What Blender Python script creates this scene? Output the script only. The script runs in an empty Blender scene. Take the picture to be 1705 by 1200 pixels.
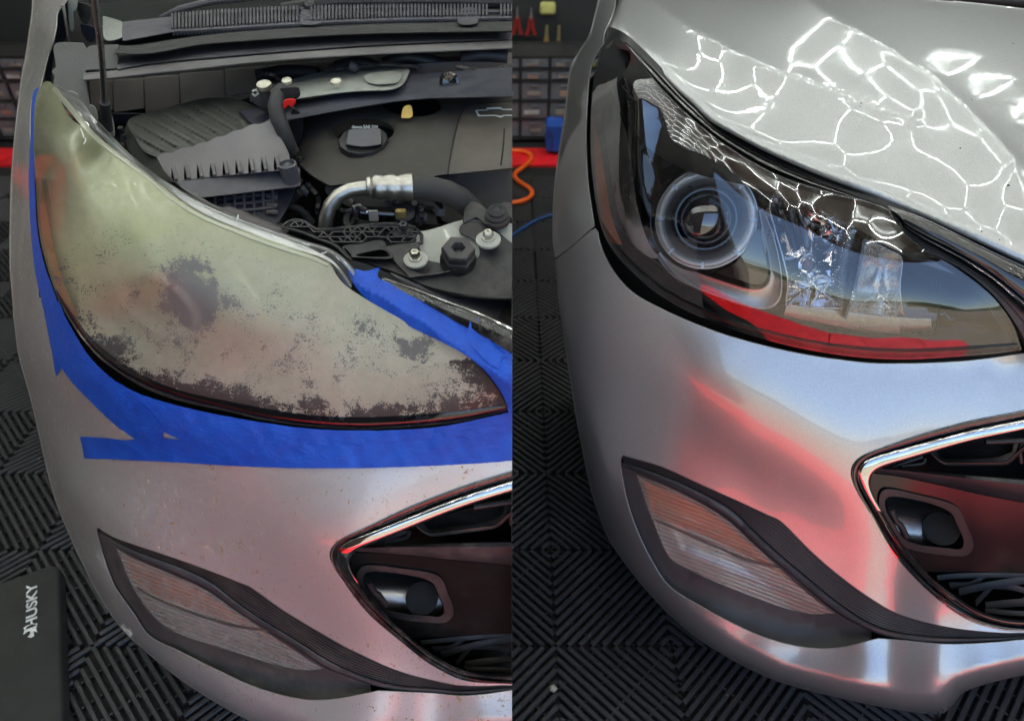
import bpy, bmesh, math, random
import numpy as np
from mathutils import Vector
from mathutils.geometry import delaunay_2d_cdt
random.seed(7)
SC = bpy.context.scene
COL = SC.collection
# ------------------------------------------------------------------ camera, sky, sun, exposure
FPX, CU, CV, H, PITCH = 1150.0, 852.5, 600.0, 1.15, math.radians(38)
cp, sp = math.cos(PITCH), math.sin(PITCH)
cam_d = bpy.data.cameras.new("camera"); cam = bpy.data.objects.new("camera", cam_d); COL.objects.link(cam)
cam.location = (0, 0, H); cam.rotation_euler = (math.radians(90) - PITCH, 0, 0)
cam_d.sensor_width = 36; cam_d.lens = FPX / 1705 * 36; cam_d.clip_start = 0.02; cam_d.clip_end = 3000
cam_d.dof.use_dof = True; cam_d.dof.focus_distance = 0.86; cam_d.dof.aperture_fstop = 5.0
SC.camera = cam
wd = bpy.data.worlds.new("World"); SC.world = wd; wd.use_nodes = True
wn = wd.node_tree; bgn = wn.nodes["Background"]
sky = wn.nodes.new("ShaderNodeTexSky"); sky.sky_type = 'NISHITA'; sky.sun_disc = False
SUN_EL, SUN_AZ = math.radians(62), math.radians(150)
sky.dust_density = .3; sky.ozone_density = 2.0; sky.sun_elevation = SUN_EL; sky.sun_rotation = SUN_AZ
wn.links.new(sky.outputs[0], bgn.inputs[0]); bgn.inputs[1].default_value = 0.09
sd = bpy.data.lights.new("sun", 'SUN'); sd.energy = 4.0; sd.angle = math.radians(0.5); sd.color = (1, .95, .88)
sun = bpy.data.objects.new("sun", sd); COL.objects.link(sun)
sdir = Vector((math.sin(SUN_AZ) * math.cos(SUN_EL), math.cos(SUN_AZ) * math.cos(SUN_EL), math.sin(SUN_EL)))
sun.rotation_euler = sdir.to_track_quat('Z', 'Y').to_euler()
LED_STRENGTH = 12.0
SC.view_settings.view_transform = 'Standard'; SC.view_settings.look = 'None'
SC.view_settings.exposure = 1.78; SC.view_settings.gamma = 1
SC.render.engine = 'CYCLES'

# ------------------------------------------------------------------ rays and surface fields
def dyz(V):
    V = np.asarray(V, float); return cp + (CV - V) / FPX * sp, -sp + (CV - V) / FPX * cp
def W(U, V, Y):
    U = np.asarray(U, float); V = np.asarray(V, float); Y = np.asarray(Y, float)
    dy, dz = dyz(V); t = Y / dy
    return np.stack([(U - CU) / FPX * t, t * dy, H + t * dz], -1)
def kk(V):
    dy, dz = dyz(V); return -dz / dy
def liftY(U, V, Y, L):                      # move a surface point L metres toward the lens side
    dy, dz = dyz(V); n = np.sqrt(((np.asarray(U) - CU) / FPX) ** 2 + dy ** 2 + dz ** 2)
    return Y - L * dy / n
class TPS:
    def __init__(s, pts, vals, lam=0.0):
        s.p = np.asarray(pts, float) / 500.; v = np.asarray(vals, float)
        if v.ndim == 1: v = v[:, None]; s.one = True
        else: s.one = False
        n = len(s.p); K = s.k(s.p, s.p) + lam * np.eye(n); P = np.hstack([np.ones((n, 1)), s.p])
        A = np.zeros((n + 3, n + 3)); A[:n, :n] = K; A[:n, n:] = P; A[n:, :n] = P.T
        b = np.zeros((n + 3, v.shape[1])); b[:n] = v
        s.w = np.linalg.solve(A, b)
    def k(s, a, b):
        r2 = ((a[:, None, :] - b[None]) ** 2).sum(-1); return 0.5 * r2 * np.log(r2 + 1e-12)
    def __call__(s, U, V):
        U = np.asarray(U, float); sh = U.shape; q = np.stack([U.ravel(), np.asarray(V, float).ravel()], -1) / 500.
        out = np.empty((len(q), s.w.shape[1]))
        for i in range(0, len(q), 20000):
            c = q[i:i + 20000]; out[i:i + 20000] = s.k(c, s.p) @ s.w[:-3] + np.hstack([np.ones((len(c), 1)), c]) @ s.w[-3:]
        return out.reshape(sh) if s.one else out.reshape(sh + (s.w.shape[1],))
def FZ(z): return lambda U, V: (H - z) / kk(V) + 0 * np.asarray(U, float)
def FY(y): return lambda U, V: y + 0 * np.asarray(U, float)
def plane3(a, b, c):
    A, B, Cc = [W(*p) for p in (a, b, c)]; n = np.cross(B - A, Cc - A); o = np.array([0, 0, H])
    def f(U, V):
        dy, dz = dyz(V); D = np.stack([(np.asarray(U, float) - CU) / FPX + 0 * dy, dy + 0 * np.asarray(U, float), dz + 0 * np.asarray(U, float)], -1)
        return ((A - o) @ n) / (D @ n) * D[..., 1]
    return f
def lifted(F, L): return lambda U, V: liftY(U, V, F(U, V), L)
def distpoly(U, V, P, closed=True):
    q = np.stack([np.asarray(U, float).ravel(), np.asarray(V, float).ravel()], -1); P = np.asarray(P, float)
    a = P if closed else P[:-1]; b = np.roll(P, -1, 0) if closed else P[1:]
    best = np.full(len(q), 1e9)
    for A, B in zip(a, b):
        d = B - A; t = np.clip(((q - A) @ d) / (d @ d + 1e-9), 0, 1); best = np.minimum(best, np.hypot(*(q - A - t[:, None] * d).T))
    return best.reshape(np.shape(U))
def inside(q, P):
    x, y = q[:, 0], q[:, 1]; r = np.zeros(len(q), bool); n = len(P)
    for i in range(n):
        x1, y1 = P[i]; x2, y2 = P[(i + 1) % n]
        c = (y1 > y) != (y2 > y)
        if y1 != y2: r ^= c & (x < (x2 - x1) * (y - y1) / (y2 - y1) + x1)
    return r
# ------------------------------------------------------------------ curves in the picture of the surface
def cr(pts, step=6.0):
    p = np.asarray(pts, float)
    if len(p) < 3:
        n = max(1, int(math.ceil(np.hypot(*(p[1] - p[0])) / step))); t = np.linspace(0, 1, n + 1)[:, None]
        return p[0] * (1 - t) + p[1] * t
    q = np.vstack([2 * p[0] - p[1], p, 2 * p[-1] - p[-2]]); o = []
    for i in range(1, len(q) - 2):
        a, b, c, d = q[i - 1:i + 3]; t = np.linspace(0, 1, 17)[:-1, None]
        o.append(.5 * (2 * b + (c - a) * t + (2 * a - 5 * b + 4 * c - d) * t * t + (3 * b - a - 3 * c + d) * t ** 3))
    o = np.vstack(o + [p[-1:]]); L = np.r_[0, np.cumsum(np.hypot(*np.diff(o, axis=0).T))]
    n = max(2, int(math.ceil(L[-1] / step))); s = np.linspace(0, L[-1], n + 1)
    return np.stack([np.interp(s, L, o[:, 0]), np.interp(s, L, o[:, 1])], -1)
def crn(pts, n):
    o = cr(pts, 2.0); L = np.r_[0, np.cumsum(np.hypot(*np.diff(o, axis=0).T))]; s = np.linspace(0, L[-1], n)
    r = np.stack([np.interp(s, L, o[:, 0]), np.interp(s, L, o[:, 1])], -1)
    if n > 20:
        for _ in range(12 if n >= 60 else 4): r[1:-1] = .25 * r[:-2] + .5 * r[1:-1] + .25 * r[2:]
    return r
def path(*segs, step=6.0, closed=True):
    o = []
    for s in segs:
        c = cr(s, step)
        if o and np.hypot(*(o[-1][-1] - c[0])) < .5: c = c[1:]
        elif o:
            g = cr([o[-1][-1], c[0]], step)[1:-1]
            if len(g): o.append(g)
        o.append(c)
    o = np.vstack(o)
    if closed:
        if np.hypot(*(o[-1] - o[0])) < .5: o = o[:-1]
        else:
            g = cr([o[-1], o[0]], step)[1:-1]
            if len(g): o = np.vstack([o, g])
    return o
def loop(pts, step=6.0):                     # smooth closed curve
    p = np.asarray(pts, float); n = len(p); q = np.vstack([p[-2:], p, p[:3]]); 
    o = []
    for i in range(1, n + 2):
        a, b, c, d = q[i - 1:i + 3] if i + 3 <= len(q) else q[i - 1:]
        if i == 1: continue
        t = np.linspace(0, 1, 17)[:-1, None]
        o.append(.5 * (2 * b + (c - a) * t + (2 * a - 5 * b + 4 * c - d) * t * t + (3 * b - a - 3 * c + d) * t ** 3))
    o = np.vstack(o); o = np.vstack([o, o[:1]]); L = np.r_[0, np.cumsum(np.hypot(*np.diff(o, axis=0).T))]
    m = max(6, int(L[-1] / step)); s = np.linspace(0, L[-1], m + 1)[:-1]
    return np.stack([np.interp(s, L, o[:, 0]), np.interp(s, L, o[:, 1])], -1)
def area(P): x, y = P.T; return .5 * np.sum(x * np.roll(y, -1) - np.roll(x, -1) * y)
# ------------------------------------------------------------------ mesh builder
WORLDP = set()
CLIP = False                                  # the left car is sliced at x = 0
class MB:
    def __init__(s): s.v = []; s.f = []; s.uv = []; s.at = {}; s.nr = {}
    def add(s, verts, faces, uv=None):
        b = len(s.v); s.v += [tuple(map(float, p)) for p in verts]
        s.uv += [tuple(map(float, p)) for p in (uv if uv is not None else [(0, 0)] * len(verts))]
        s.f += [tuple(b + i for i in f) for f in faces]; return b
    def box(s, c, size, ax=None):
        c = np.array(c, float); X, Y, Z = ax if ax is not None else np.eye(3)
        X, Y, Z = np.array(X) * size[0] / 2, np.array(Y) * size[1] / 2, np.array(Z) * size[2] / 2
        v = [c + a * X + b * Y + d * Z for d in (-1, 1) for b in (-1, 1) for a in (-1, 1)]
        s.add(v, [(0, 2, 3, 1), (4, 5, 7, 6), (0, 1, 5, 4), (2, 6, 7, 3), (0, 4, 6, 2), (1, 3, 7, 5)]); return s
    def tube(s, pts, r, n=12, caps=True):
        P = [Vector(p) for p in pts]; R = r if hasattr(r, '__len__') else [r] * len(P); m = len(P)
        nrm = None; rows = []
        for i in range(m):
            t = (P[min(i + 1, m - 1)] - P[max(i - 1, 0)]).normalized()
            if nrm is None: nrm = t.orthogonal().normalized()
            nrm = (nrm - t * nrm.dot(t)).normalized(); bn = t.cross(nrm)
            rows += [P[i] + (nrm * math.cos(a) + bn * math.sin(a)) * R[i] for a in [2 * math.pi * j / n for j in range(n)]]
        f = [(i * n + j, i * n + (j + 1) % n, (i + 1) * n + (j + 1) % n, (i + 1) * n + j) for i in range(m - 1) for j in range(n)]
        if caps: f += [tuple(range(n))[::-1], tuple((m - 1) * n + j for j in range(n))]
        L = [0]
        for i in range(1, m): L.append(L[-1] + (P[i] - P[i - 1]).length)
        s.add(rows, f, [(j / n, L[i]) for i in range(m) for j in range(n)]); return s
    def lathe(s, prof, c, axis, n=40, a0=0, a1=2 * math.pi, flut=0, fn=0):
        c = Vector(c); a = Vector(axis).normalized(); x = Vector((1, 0, 0)); x = (x - a * x.dot(a)).normalized(); y = a.cross(x)
        full = abs(a1 - a0 - 2 * math.pi) < 1e-6; m = n if full else n + 1; v = []; uv = []
        for (r, h) in prof:
            for j in range(m):
                t = a0 + (a1 - a0) * j / n; rr = r * (1 + flut * math.cos(fn * t))
                v.append(c + (x * math.cos(t) + y * math.sin(t)) * rr + a * h); uv.append((j / n, h))
        f = []
        for i in range(len(prof) - 1):
            for j in range(n):
                k = (j + 1) % m if full else j + 1
                f.append((i * m + j, i * m + k, (i + 1) * m + k, (i + 1) * m + j))
        s.add(v, f, uv); return s
    def prism(s, poly, depth):                # poly: world points, depth: vector
        n = len(poly); d = np.array(depth); v = [np.array(p) for p in poly] + [np.array(p) + d for p in poly]
        s.add(v, [tuple(range(n)), tuple(range(2 * n - 1, n - 1, -1))] + [(i, i + n, (i + 1) % n + n, (i + 1) % n) for i in range(n)]); return s
    def slice0(s):
        V, U, nf, cut = s.v, s.uv, [], {}
        def mid(a, b):
            k = (min(a, b), max(a, b))
            if k not in cut:
                p, q = V[a], V[b]; t = p[0] / (p[0] - q[0]); cut[k] = len(V)
                V.append((0.0, p[1] + (q[1] - p[1]) * t, p[2] + (q[2] - p[2]) * t)); U.append(tuple(x + (y - x) * t for x, y in zip(U[a], U[b])))
                if a in s.nr and b in s.nr: s.nr[cut[k]] = s.nr[a] * (1 - t) + s.nr[b] * t
            return cut[k]
        for f in s.f:
            m = [V[i][0] <= 0 for i in f]
            if all(m): nf.append(f); continue
            if not any(m): continue
            o = []
            for i in range(len(f)):
                a, b = f[i], f[(i + 1) % len(f)]
                if V[a][0] <= 0: o.append(a)
                if (V[a][0] <= 0) != (V[b][0] <= 0): o.append(mid(a, b))
            o = [x for i, x in enumerate(o) if x != o[i - 1]]
            if len(set(o)) >= 3: nf.append(tuple(o))
        s.f = nf
        used = sorted({i for f in nf for i in f}); rm = {a: i for i, a in enumerate(used)}
        s.nr = {rm[i]: n_ for i, n_ in s.nr.items() if i in rm}
        s.v = [V[i] for i in used]; s.uv = [U[i] for i in used]; s.f = [tuple(rm[i] for i in f) for f in nf]
    def build(s, name, mat, parent=None, smooth=40, bevel=0, attrs=None, fix=False):
        if CLIP:
            s.slice0()
            if not s.f: return None
        me = bpy.data.meshes.new(name); me.from_pydata(s.v, [], s.f); me.update()
        ul = me.uv_layers.new(name="UVMap"); li = np.empty(len(me.loops), dtype=np.int32); me.loops.foreach_get("vertex_index", li)
        ul.data.foreach_set("uv", np.array(s.uv, dtype=np.float32)[li].ravel())
        for k, a in s.at.items():
            at = me.attributes.new(k, 'FLOAT', 'POINT'); at.data.foreach_set("value", np.array(a, dtype=np.float32))
        if fix:
            bm = bmesh.new(); bm.from_mesh(me); bmesh.ops.recalc_face_normals(bm, faces=bm.faces); bm.to_mesh(me); bm.free()
        me.materials.append(mat)
        if smooth:
            me.polygons.foreach_set("use_smooth", [True] * len(me.polygons)); me.set_sharp_from_angle(angle=math.radians(smooth))
        if s.nr and smooth:
            vn = np.empty(len(me.vertices) * 3, dtype=np.float32); me.vertices.foreach_get("normal", vn); vn = vn.reshape(-1, 3)
            ii = np.fromiter(s.nr.keys(), int); nn = np.array([s.nr[i] for i in ii]); nn /= np.linalg.norm(nn, axis=1)[:, None]
            if (vn[ii] * nn).sum(1).mean() < 0: nn = -nn
            vn[ii] = nn; me.polygons.foreach_set("use_smooth", [True] * len(me.polygons)); me.normals_split_custom_set_from_vertices(vn.tolist())
        o = bpy.data.objects.new(name, me); COL.objects.link(o)
        if parent is not None:
            o.parent = parent
            if parent.name in WORLDP: o.matrix_parent_inverse = parent_inv(parent)
        if bevel:
            b = o.modifiers.new("bevel", 'BEVEL'); b.width = bevel; b.segments = 2; b.limit_method = 'ANGLE'
        return o
def patch(mb, outline, F, holes=(), step=7, rim=((0, .008),), hrim=None, attr=None, edge_n=False):
    """sheet over a traced outline, lying on surface F, with rounded returned edges"""
    O = np.asarray(outline, float)
    if area(O) < 0: O = O[::-1]
    Hs = [np.asarray(h, float) for h in holes]; Hs = [h[::-1] if area(h) > 0 else h for h in Hs]
    allp = [O] + Hs; off = []; pts = []; edges = []
    for P in allp:
        b = len(pts); off.append(b); pts += [tuple(p) for p in P]; edges += [(b + i, b + (i + 1) % len(P)) for i in range(len(P))]
    lo, hi = O.min(0), O.max(0)
    gx, gy = np.meshgrid(np.arange(lo[0], hi[0], step), np.arange(lo[1], hi[1], step)); gx = gx + ((np.arange(gx.shape[0]) % 2) * step * .5)[:, None]
    g = np.stack([gx.ravel(), gy.ravel()], -1); m = inside(g, O)
    for h in Hs: m &= ~inside(g, h)
    g = g[m]
    if len(g):
        dd = np.min([distpoly(g[:, 0], g[:, 1], P) for P in allp], 0); g = g[dd > .5 * step]
    allin = [Vector(p) for p in pts] + [Vector(p) for p in g]
    vs, es, fs, ov, oe, of = delaunay_2d_cdt(allin, edges, [], 0, 1e-4)
    q = np.array([tuple(v) for v in vs]); fa = np.array(fs); ce = q[fa].mean(1); m = inside(ce, O)
    for h in Hs: m &= ~inside(ce, h)
    fa = fa[m]; inv = {}
    for i, l in enumerate(ov):
        for j in l: inv[j] = i
    Y = F(q[:, 0], q[:, 1]); P3 = W(q[:, 0], q[:, 1], Y); used = sorted(set(fa.ravel())); rm = {a: i for i, a in enumerate(used)}
    e_ = .8; qu = q[used].copy(); um = {u_: i for i, u_ in enumerate(used)}
    for P, b in zip(allp, off):
        d = np.roll(P, -1, 0) - np.roll(P, 1, 0); d /= np.hypot(*d.T)[:, None] + 1e-9
        for i in range(len(P)):
            k_ = um.get(inv.get(b + i, -1), None)
            if k_ is not None: qu[k_] = P[i] - np.array([d[i, 1], -d[i, 0]]) * 2.6
    Pu = W(qu[:, 0] + e_, qu[:, 1], F(qu[:, 0] + e_, qu[:, 1])) - W(qu[:, 0] - e_, qu[:, 1], F(qu[:, 0] - e_, qu[:, 1]))
    Pv = W(qu[:, 0], qu[:, 1] + e_, F(qu[:, 0], qu[:, 1] + e_)) - W(qu[:, 0], qu[:, 1] - e_, F(qu[:, 0], qu[:, 1] - e_)); nrm_ = np.cross(Pv, Pu); nrm_ /= np.linalg.norm(nrm_, axis=1)[:, None] + 1e-12
    b0 = mb.add(P3[used], [(rm[c], rm[b], rm[a]) for a, b, c in fa], q[used] / 1000.)
    for i_ in range(len(used)): mb.nr[b0 + i_] = nrm_[i_]
    if attr: 
        for k, fn in attr.items(): mb.at.setdefault(k, []).extend(list(fn(q[used][:, 0], q[used][:, 1])))
    for gi, (P, b) in enumerate(zip(allp, off)):
        rr = rim if gi == 0 else (hrim if hrim is not None else rim)
        if not rr: continue
        n = len(P); d = np.roll(P, -1, 0) - np.roll(P, 1, 0); d /= np.hypot(*d.T)[:, None] + 1e-9; out = np.stack([d[:, 1], -d[:, 0]], -1)
        Yb = F(P[:, 0], P[:, 1]); prev = [b0 + rm[inv[b + i]] if (b + i) in inv and inv[b + i] in rm else None for i in range(n)]
        for (ox, dpt) in rr:
            Q = P + out * ox; pos = W(Q[:, 0], Q[:, 1], Yb + dpt); nb = mb.add(pos, [], Q / 1000.)
            if attr:
                for k, fn in attr.items(): mb.at[k].extend(list(fn(Q[:, 0], Q[:, 1])))
            for i in range(n):
                j = (i + 1) % n
                if prev[i] is not None and prev[j] is not None: mb.f.append((prev[i], prev[j], nb + j, nb + i))
            prev = [nb + i for i in range(n)]
    return mb
RIM = ((.8, .0006), (1.3, .002), (1.5, .010))
RIMB = ((1.2, .001), (2.2, .0035), (2.4, .02))
def band(mb, A, B, F, prof, n=60):
    """strip between two traced curves with a cross-section: prof = [(t, lift)]"""
    a, b = crn(A, n), crn(B, n); m = len(prof); v = []; uv = []
    L = np.r_[0, np.cumsum(np.hypot(*np.diff(a, axis=0).T))] / 1000
    for (t, l) in prof:
        q = a * (1 - t) + b * t; Y = liftY(q[:, 0], q[:, 1], F(q[:, 0], q[:, 1]), l); v += list(W(q[:, 0], q[:, 1], Y)); uv += [(x, t) for x in L]
    f = [(i * n + j, i * n + j + 1, (i + 1) * n + j + 1, (i + 1) * n + j) for i in range(m - 1) for j in range(n - 1)]
    # ends
    mb.add(v, f + [tuple(i * n for i in range(m)), tuple(i * n + n - 1 for i in range(m))[::-1]], uv); return mb
def dist(u, v, Y):
    return float(Y / dyz(v)[0])
def pxm(u, v, Y): return dist(u, v, Y) / FPX          # metres per pixel there
def tocam(u, v): 
    dy, dz = dyz(v); d = Vector((-(u - CU) / FPX, -float(dy), -float(dz))); return d.normalized()
def curve3(pts, F, lift=0, n=30):
    c = crn(pts, n); return [Vector(p) for p in W(c[:, 0], c[:, 1], liftY(c[:, 0], c[:, 1], F(c[:, 0], c[:, 1]), lift))]
# ------------------------------------------------------------------ tagging
def tag(o, label=None, cat=None, group=None, kind=None):
    if o is None: return o
    if label: o['label'] = label
    if cat: o['category'] = cat
    if group: o['group'] = group
    if kind: o['kind'] = kind
    return o
def empty(name, loc, label, cat, group=None):
    o = bpy.data.objects.new(name, None); COL.objects.link(o); o.location = loc; o.empty_display_size = .05
    return tag(o, label, cat, group)
def keep(o, parent):
    """parent without moving"""
    if o is None: return o
    o.parent = parent; o.matrix_parent_inverse = parent_inv(parent); return o
def parent_inv(p):
    from mathutils import Matrix
    m = Matrix.Translation(p.location); q = p.parent
    while q is not None: m = Matrix.Translation(q.location) @ m; q = q.parent
    return m.inverted()
# ------------------------------------------------------------------ materials
class N:
    def __init__(s, name):
        s.m = bpy.data.materials.new(name); s.m.use_nodes = True; s.t = s.m.node_tree; s.n = s.t.nodes; s.l = s.t.links
        s.n.clear(); s.out = s.n.new("ShaderNodeOutputMaterial")
    def new(s, t, **kw):
        x = s.n.new(t)
        for k, v in kw.items():
            if isinstance(k, str) and hasattr(x, k): setattr(x, k, v)
        return x
    def link(s, a, b): s.l.new(a, b)
    def noise(s, vec, scale, detail=3, rough=.5, dist=0):
        x = s.n.new("ShaderNodeTexNoise"); x.inputs["Scale"].default_value = scale; x.inputs["Detail"].default_value = detail
        x.inputs["Roughness"].default_value = rough; x.inputs["Distortion"].default_value = dist; s.l.new(vec, x.inputs["Vector"]); return x.outputs["Fac"]
    def ramp(s, fac, stops):
        x = s.n.new("ShaderNodeValToRGB"); e = x.color_ramp.elements
        while len(e) < len(stops): e.new(.5)
        for i, (p, c) in enumerate(stops): e[i].position = p; e[i].color = (c + (1,)) if len(c) == 3 else c
        s.l.new(fac, x.inputs[0]); return x.outputs[0]
    def rmp(s, fac, a, b, lo=0., hi=1.):
        x = s.n.new("ShaderNodeMapRange"); x.inputs[1].default_value = a; x.inputs[2].default_value = b; x.inputs[3].default_value = lo; x.inputs[4].default_value = hi
        s.l.new(fac, x.inputs[0]); return x.outputs[0]
    def math(s, op, a, b=None):
        x = s.n.new("ShaderNodeMath"); x.operation = op
        for i, q in enumerate((a, b)):
            if q is None: continue
            if isinstance(q, (int, float)): x.inputs[i].default_value = q
            else: s.l.new(q, x.inputs[i])
        return x.outputs[0]
    def mix(s, fac, a, b):
        x = s.n.new("ShaderNodeMix"); x.data_type = 'RGBA'
        for i, q in ((0, fac), (6, a), (7, b)):
            if isinstance(q, (int, float)): x.inputs[i].default_value = q
            elif isinstance(q, tuple): x.inputs[i].default_value = q + (1,) if len(q) == 3 else q
            else: s.l.new(q, x.inputs[i])
        return x.outputs[2]
    def obj(s): return s.n.new("ShaderNodeTexCoord").outputs["Object"]
    def uv(s): return s.n.new("ShaderNodeTexCoord").outputs["UV"]
    def mapv(s, vec, scale=(1, 1, 1), rot=(0, 0, 0)):
        x = s.n.new("ShaderNodeMapping"); x.inputs["Scale"].default_value = scale; x.inputs["Rotation"].default_value = rot; s.l.new(vec, x.inputs[0]); return x.outputs[0]
    def bump(s, h, strength=.3, dist=.001):
        x = s.n.new("ShaderNodeBump"); x.inputs["Strength"].default_value = strength; x.inputs["Distance"].default_value = dist; s.l.new(h, x.inputs["Height"]); return x.outputs[0]
    def bsdf(s, **kw):
        x = s.n.new("ShaderNodeBsdfPrincipled")
        for k, v in kw.items():
            i = x.inputs[k.replace('_', ' ')]
            if isinstance(v, (int, float)): i.default_value = v
            elif isinstance(v, tuple): i.default_value = v + (1,) if len(v) == 3 else v
            else: s.l.new(v, i)
        return x
    def done(s, sh): s.l.new(sh.outputs[0] if hasattr(sh, 'outputs') else sh, s.out.inputs[0]); return s.m
def voro(n, vec, scale):
    x = n.n.new("ShaderNodeTexVoronoi"); x.inputs["Scale"].default_value = scale; n.link(vec, x.inputs["Vector"]); return x
def plastic(name, col, rough=.5, bumpy=.15, scale=700, dust=.0, dustcol=(.25, .22, .18), coat=0., metal=0., spec=.5):
    n = N(name); o = n.obj(); a = n.noise(o, 9, 5, .6); f = n.noise(o, scale, 2)
    c = n.mix(n.rmp(a, .35, .7), tuple(x * .8 for x in col), tuple(min(1, x * 1.25) for x in col))
    if dust:
        d = n.noise(o, 30, 8, .75); sp_ = n.noise(o, 420, 2, .5); dd = n.math('MAXIMUM', n.rmp(d, .45, .75, 0, dust), n.rmp(sp_, .72, .76, 0, min(1, dust * 2)))
        c = n.mix(dd, c, dustcol); r = n.rmp(d, .4, .7, rough, min(1, rough + .25))
    else: r = n.rmp(a, .3, .7, rough * .85, min(1, rough * 1.15))
    return n.done(n.bsdf(Base_Color=c, Roughness=r, Metallic=metal, Coat_Weight=coat, Coat_Roughness=.03, Specular_IOR_Level=spec, Normal=n.bump(f, bumpy, .0006)))
def metal(name, col, rough=.12, wav=.0, scale=40, aniso=0):
    n = N(name); o = n.obj(); f = n.noise(o, scale, 3); g = n.noise(o, 250, 4, .7)
    return n.done(n.bsdf(Base_Color=n.mix(n.rmp(g, .3, .8), col, tuple(x * .8 for x in col)), Metallic=1., Roughness=n.rmp(g, .3, .75, rough * .8, rough * 1.4), Normal=n.bump(f, wav, .002)))
def paint(name, dirty):
    n = N(name); o = n.obj(); uv = n.uv()
    fl = voro(n, o, 1300); flc = n.ramp(fl.outputs["Color"], [(0, (.34, .345, .35)), (1, (.64, .65, .655))])
    big = n.noise(o, 4, 2); peel = n.noise(o, 160, 2); rip = n.noise(o, 26, 3, .55)
    hgt = n.math('ADD', n.math('MULTIPLY', peel, .05), n.math('MULTIPLY', rip, .35))
    nb = n.bump(hgt, .35 if not dirty else .25, .0006)
    col = n.mix(.45, (.42, .425, .425), flc)
    if not dirty:
        fa = n.new('ShaderNodeAttribute'); fa.attribute_name = 'film'; film_ = fa.outputs['Fac']
        sh = n.bsdf(Base_Color=col, Metallic=.78, Roughness=.38, Coat_Weight=1., Coat_Roughness=n.math('ADD', n.math('MULTIPLY', film_, n.rmp(n.noise(n.mapv(o, (1, 5, 1)), 8, 5, .65), .35, .7, .02, .075)), .012), Coat_IOR=1.6)
        n.link(nb, sh.inputs["Coat Normal"]); n.link(nb, sh.inputs["Normal"]); return n.done(sh)
    st = n.mapv(o, (1, 1, .45), (0, .5, 0)); zone = n.noise(o, 7, 3); a = n.noise(st, 260, 5, .6, 1.0); b = n.noise(st, 110, 4, .7, .4)
    thr = n.rmp(zone, .42, .62, .0, .045)
    s1 = n.rmp(n.math('ADD', a, thr), .630, .650); s2 = n.rmp(n.math('ADD', b, n.math('MULTIPLY', thr, .8)), .652, .665); spl = n.math('MAXIMUM', s1, s2)
    film = n.rmp(n.noise(o, 12, 7, .7), .4, .75, 0, .18)
    dc = n.ramp(n.noise(o, 90, 2), [(.35, (.62, .58, .48)), (.6, (.30, .2, .09))])
    c = n.mix(film, n.mix(.45, col, (.72, .72, .715)), (.5, .47, .42)); c = n.mix(spl, c, dc)
    sh = n.bsdf(Base_Color=c, Metallic=n.math('MULTIPLY', n.math('SUBTRACT', 1., spl), .55), Roughness=n.rmp(spl, 0, 1, .5, .8), Coat_Weight=n.math('SUBTRACT', .9, n.math('MULTIPLY', spl, .9)), Coat_Roughness=n.rmp(film, 0, .18, .05, .22), Normal=nb)
    n.link(nb, sh.inputs["Coat Normal"]); return n.done(sh)
def thin_clear(name, tint=(.95, .95, .95), rough=0.0, ior=1.55, bumpnode=None, gain=1.0):
    n = N(name); fr = n.new("ShaderNodeFresnel"); fr.inputs[0].default_value = ior
    tr = n.new("ShaderNodeBsdfTransparent"); tr.inputs[0].default_value = tint + (1,)
    gl = n.new("ShaderNodeBsdfGlossy"); gl.inputs["Roughness"].default_value = rough
    if bumpnode:
        b = bumpnode(n); n.link(b, gl.inputs["Normal"]); n.link(b, fr.inputs["Normal"])
    mx = n.new("ShaderNodeMixShader"); n.link(n.math('MULTIPLY', fr.outputs[0], gain), mx.inputs[0]); n.link(tr.outputs[0], mx.inputs[1]); n.link(gl.outputs[0], mx.inputs[2])
    return n.done(mx)
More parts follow.
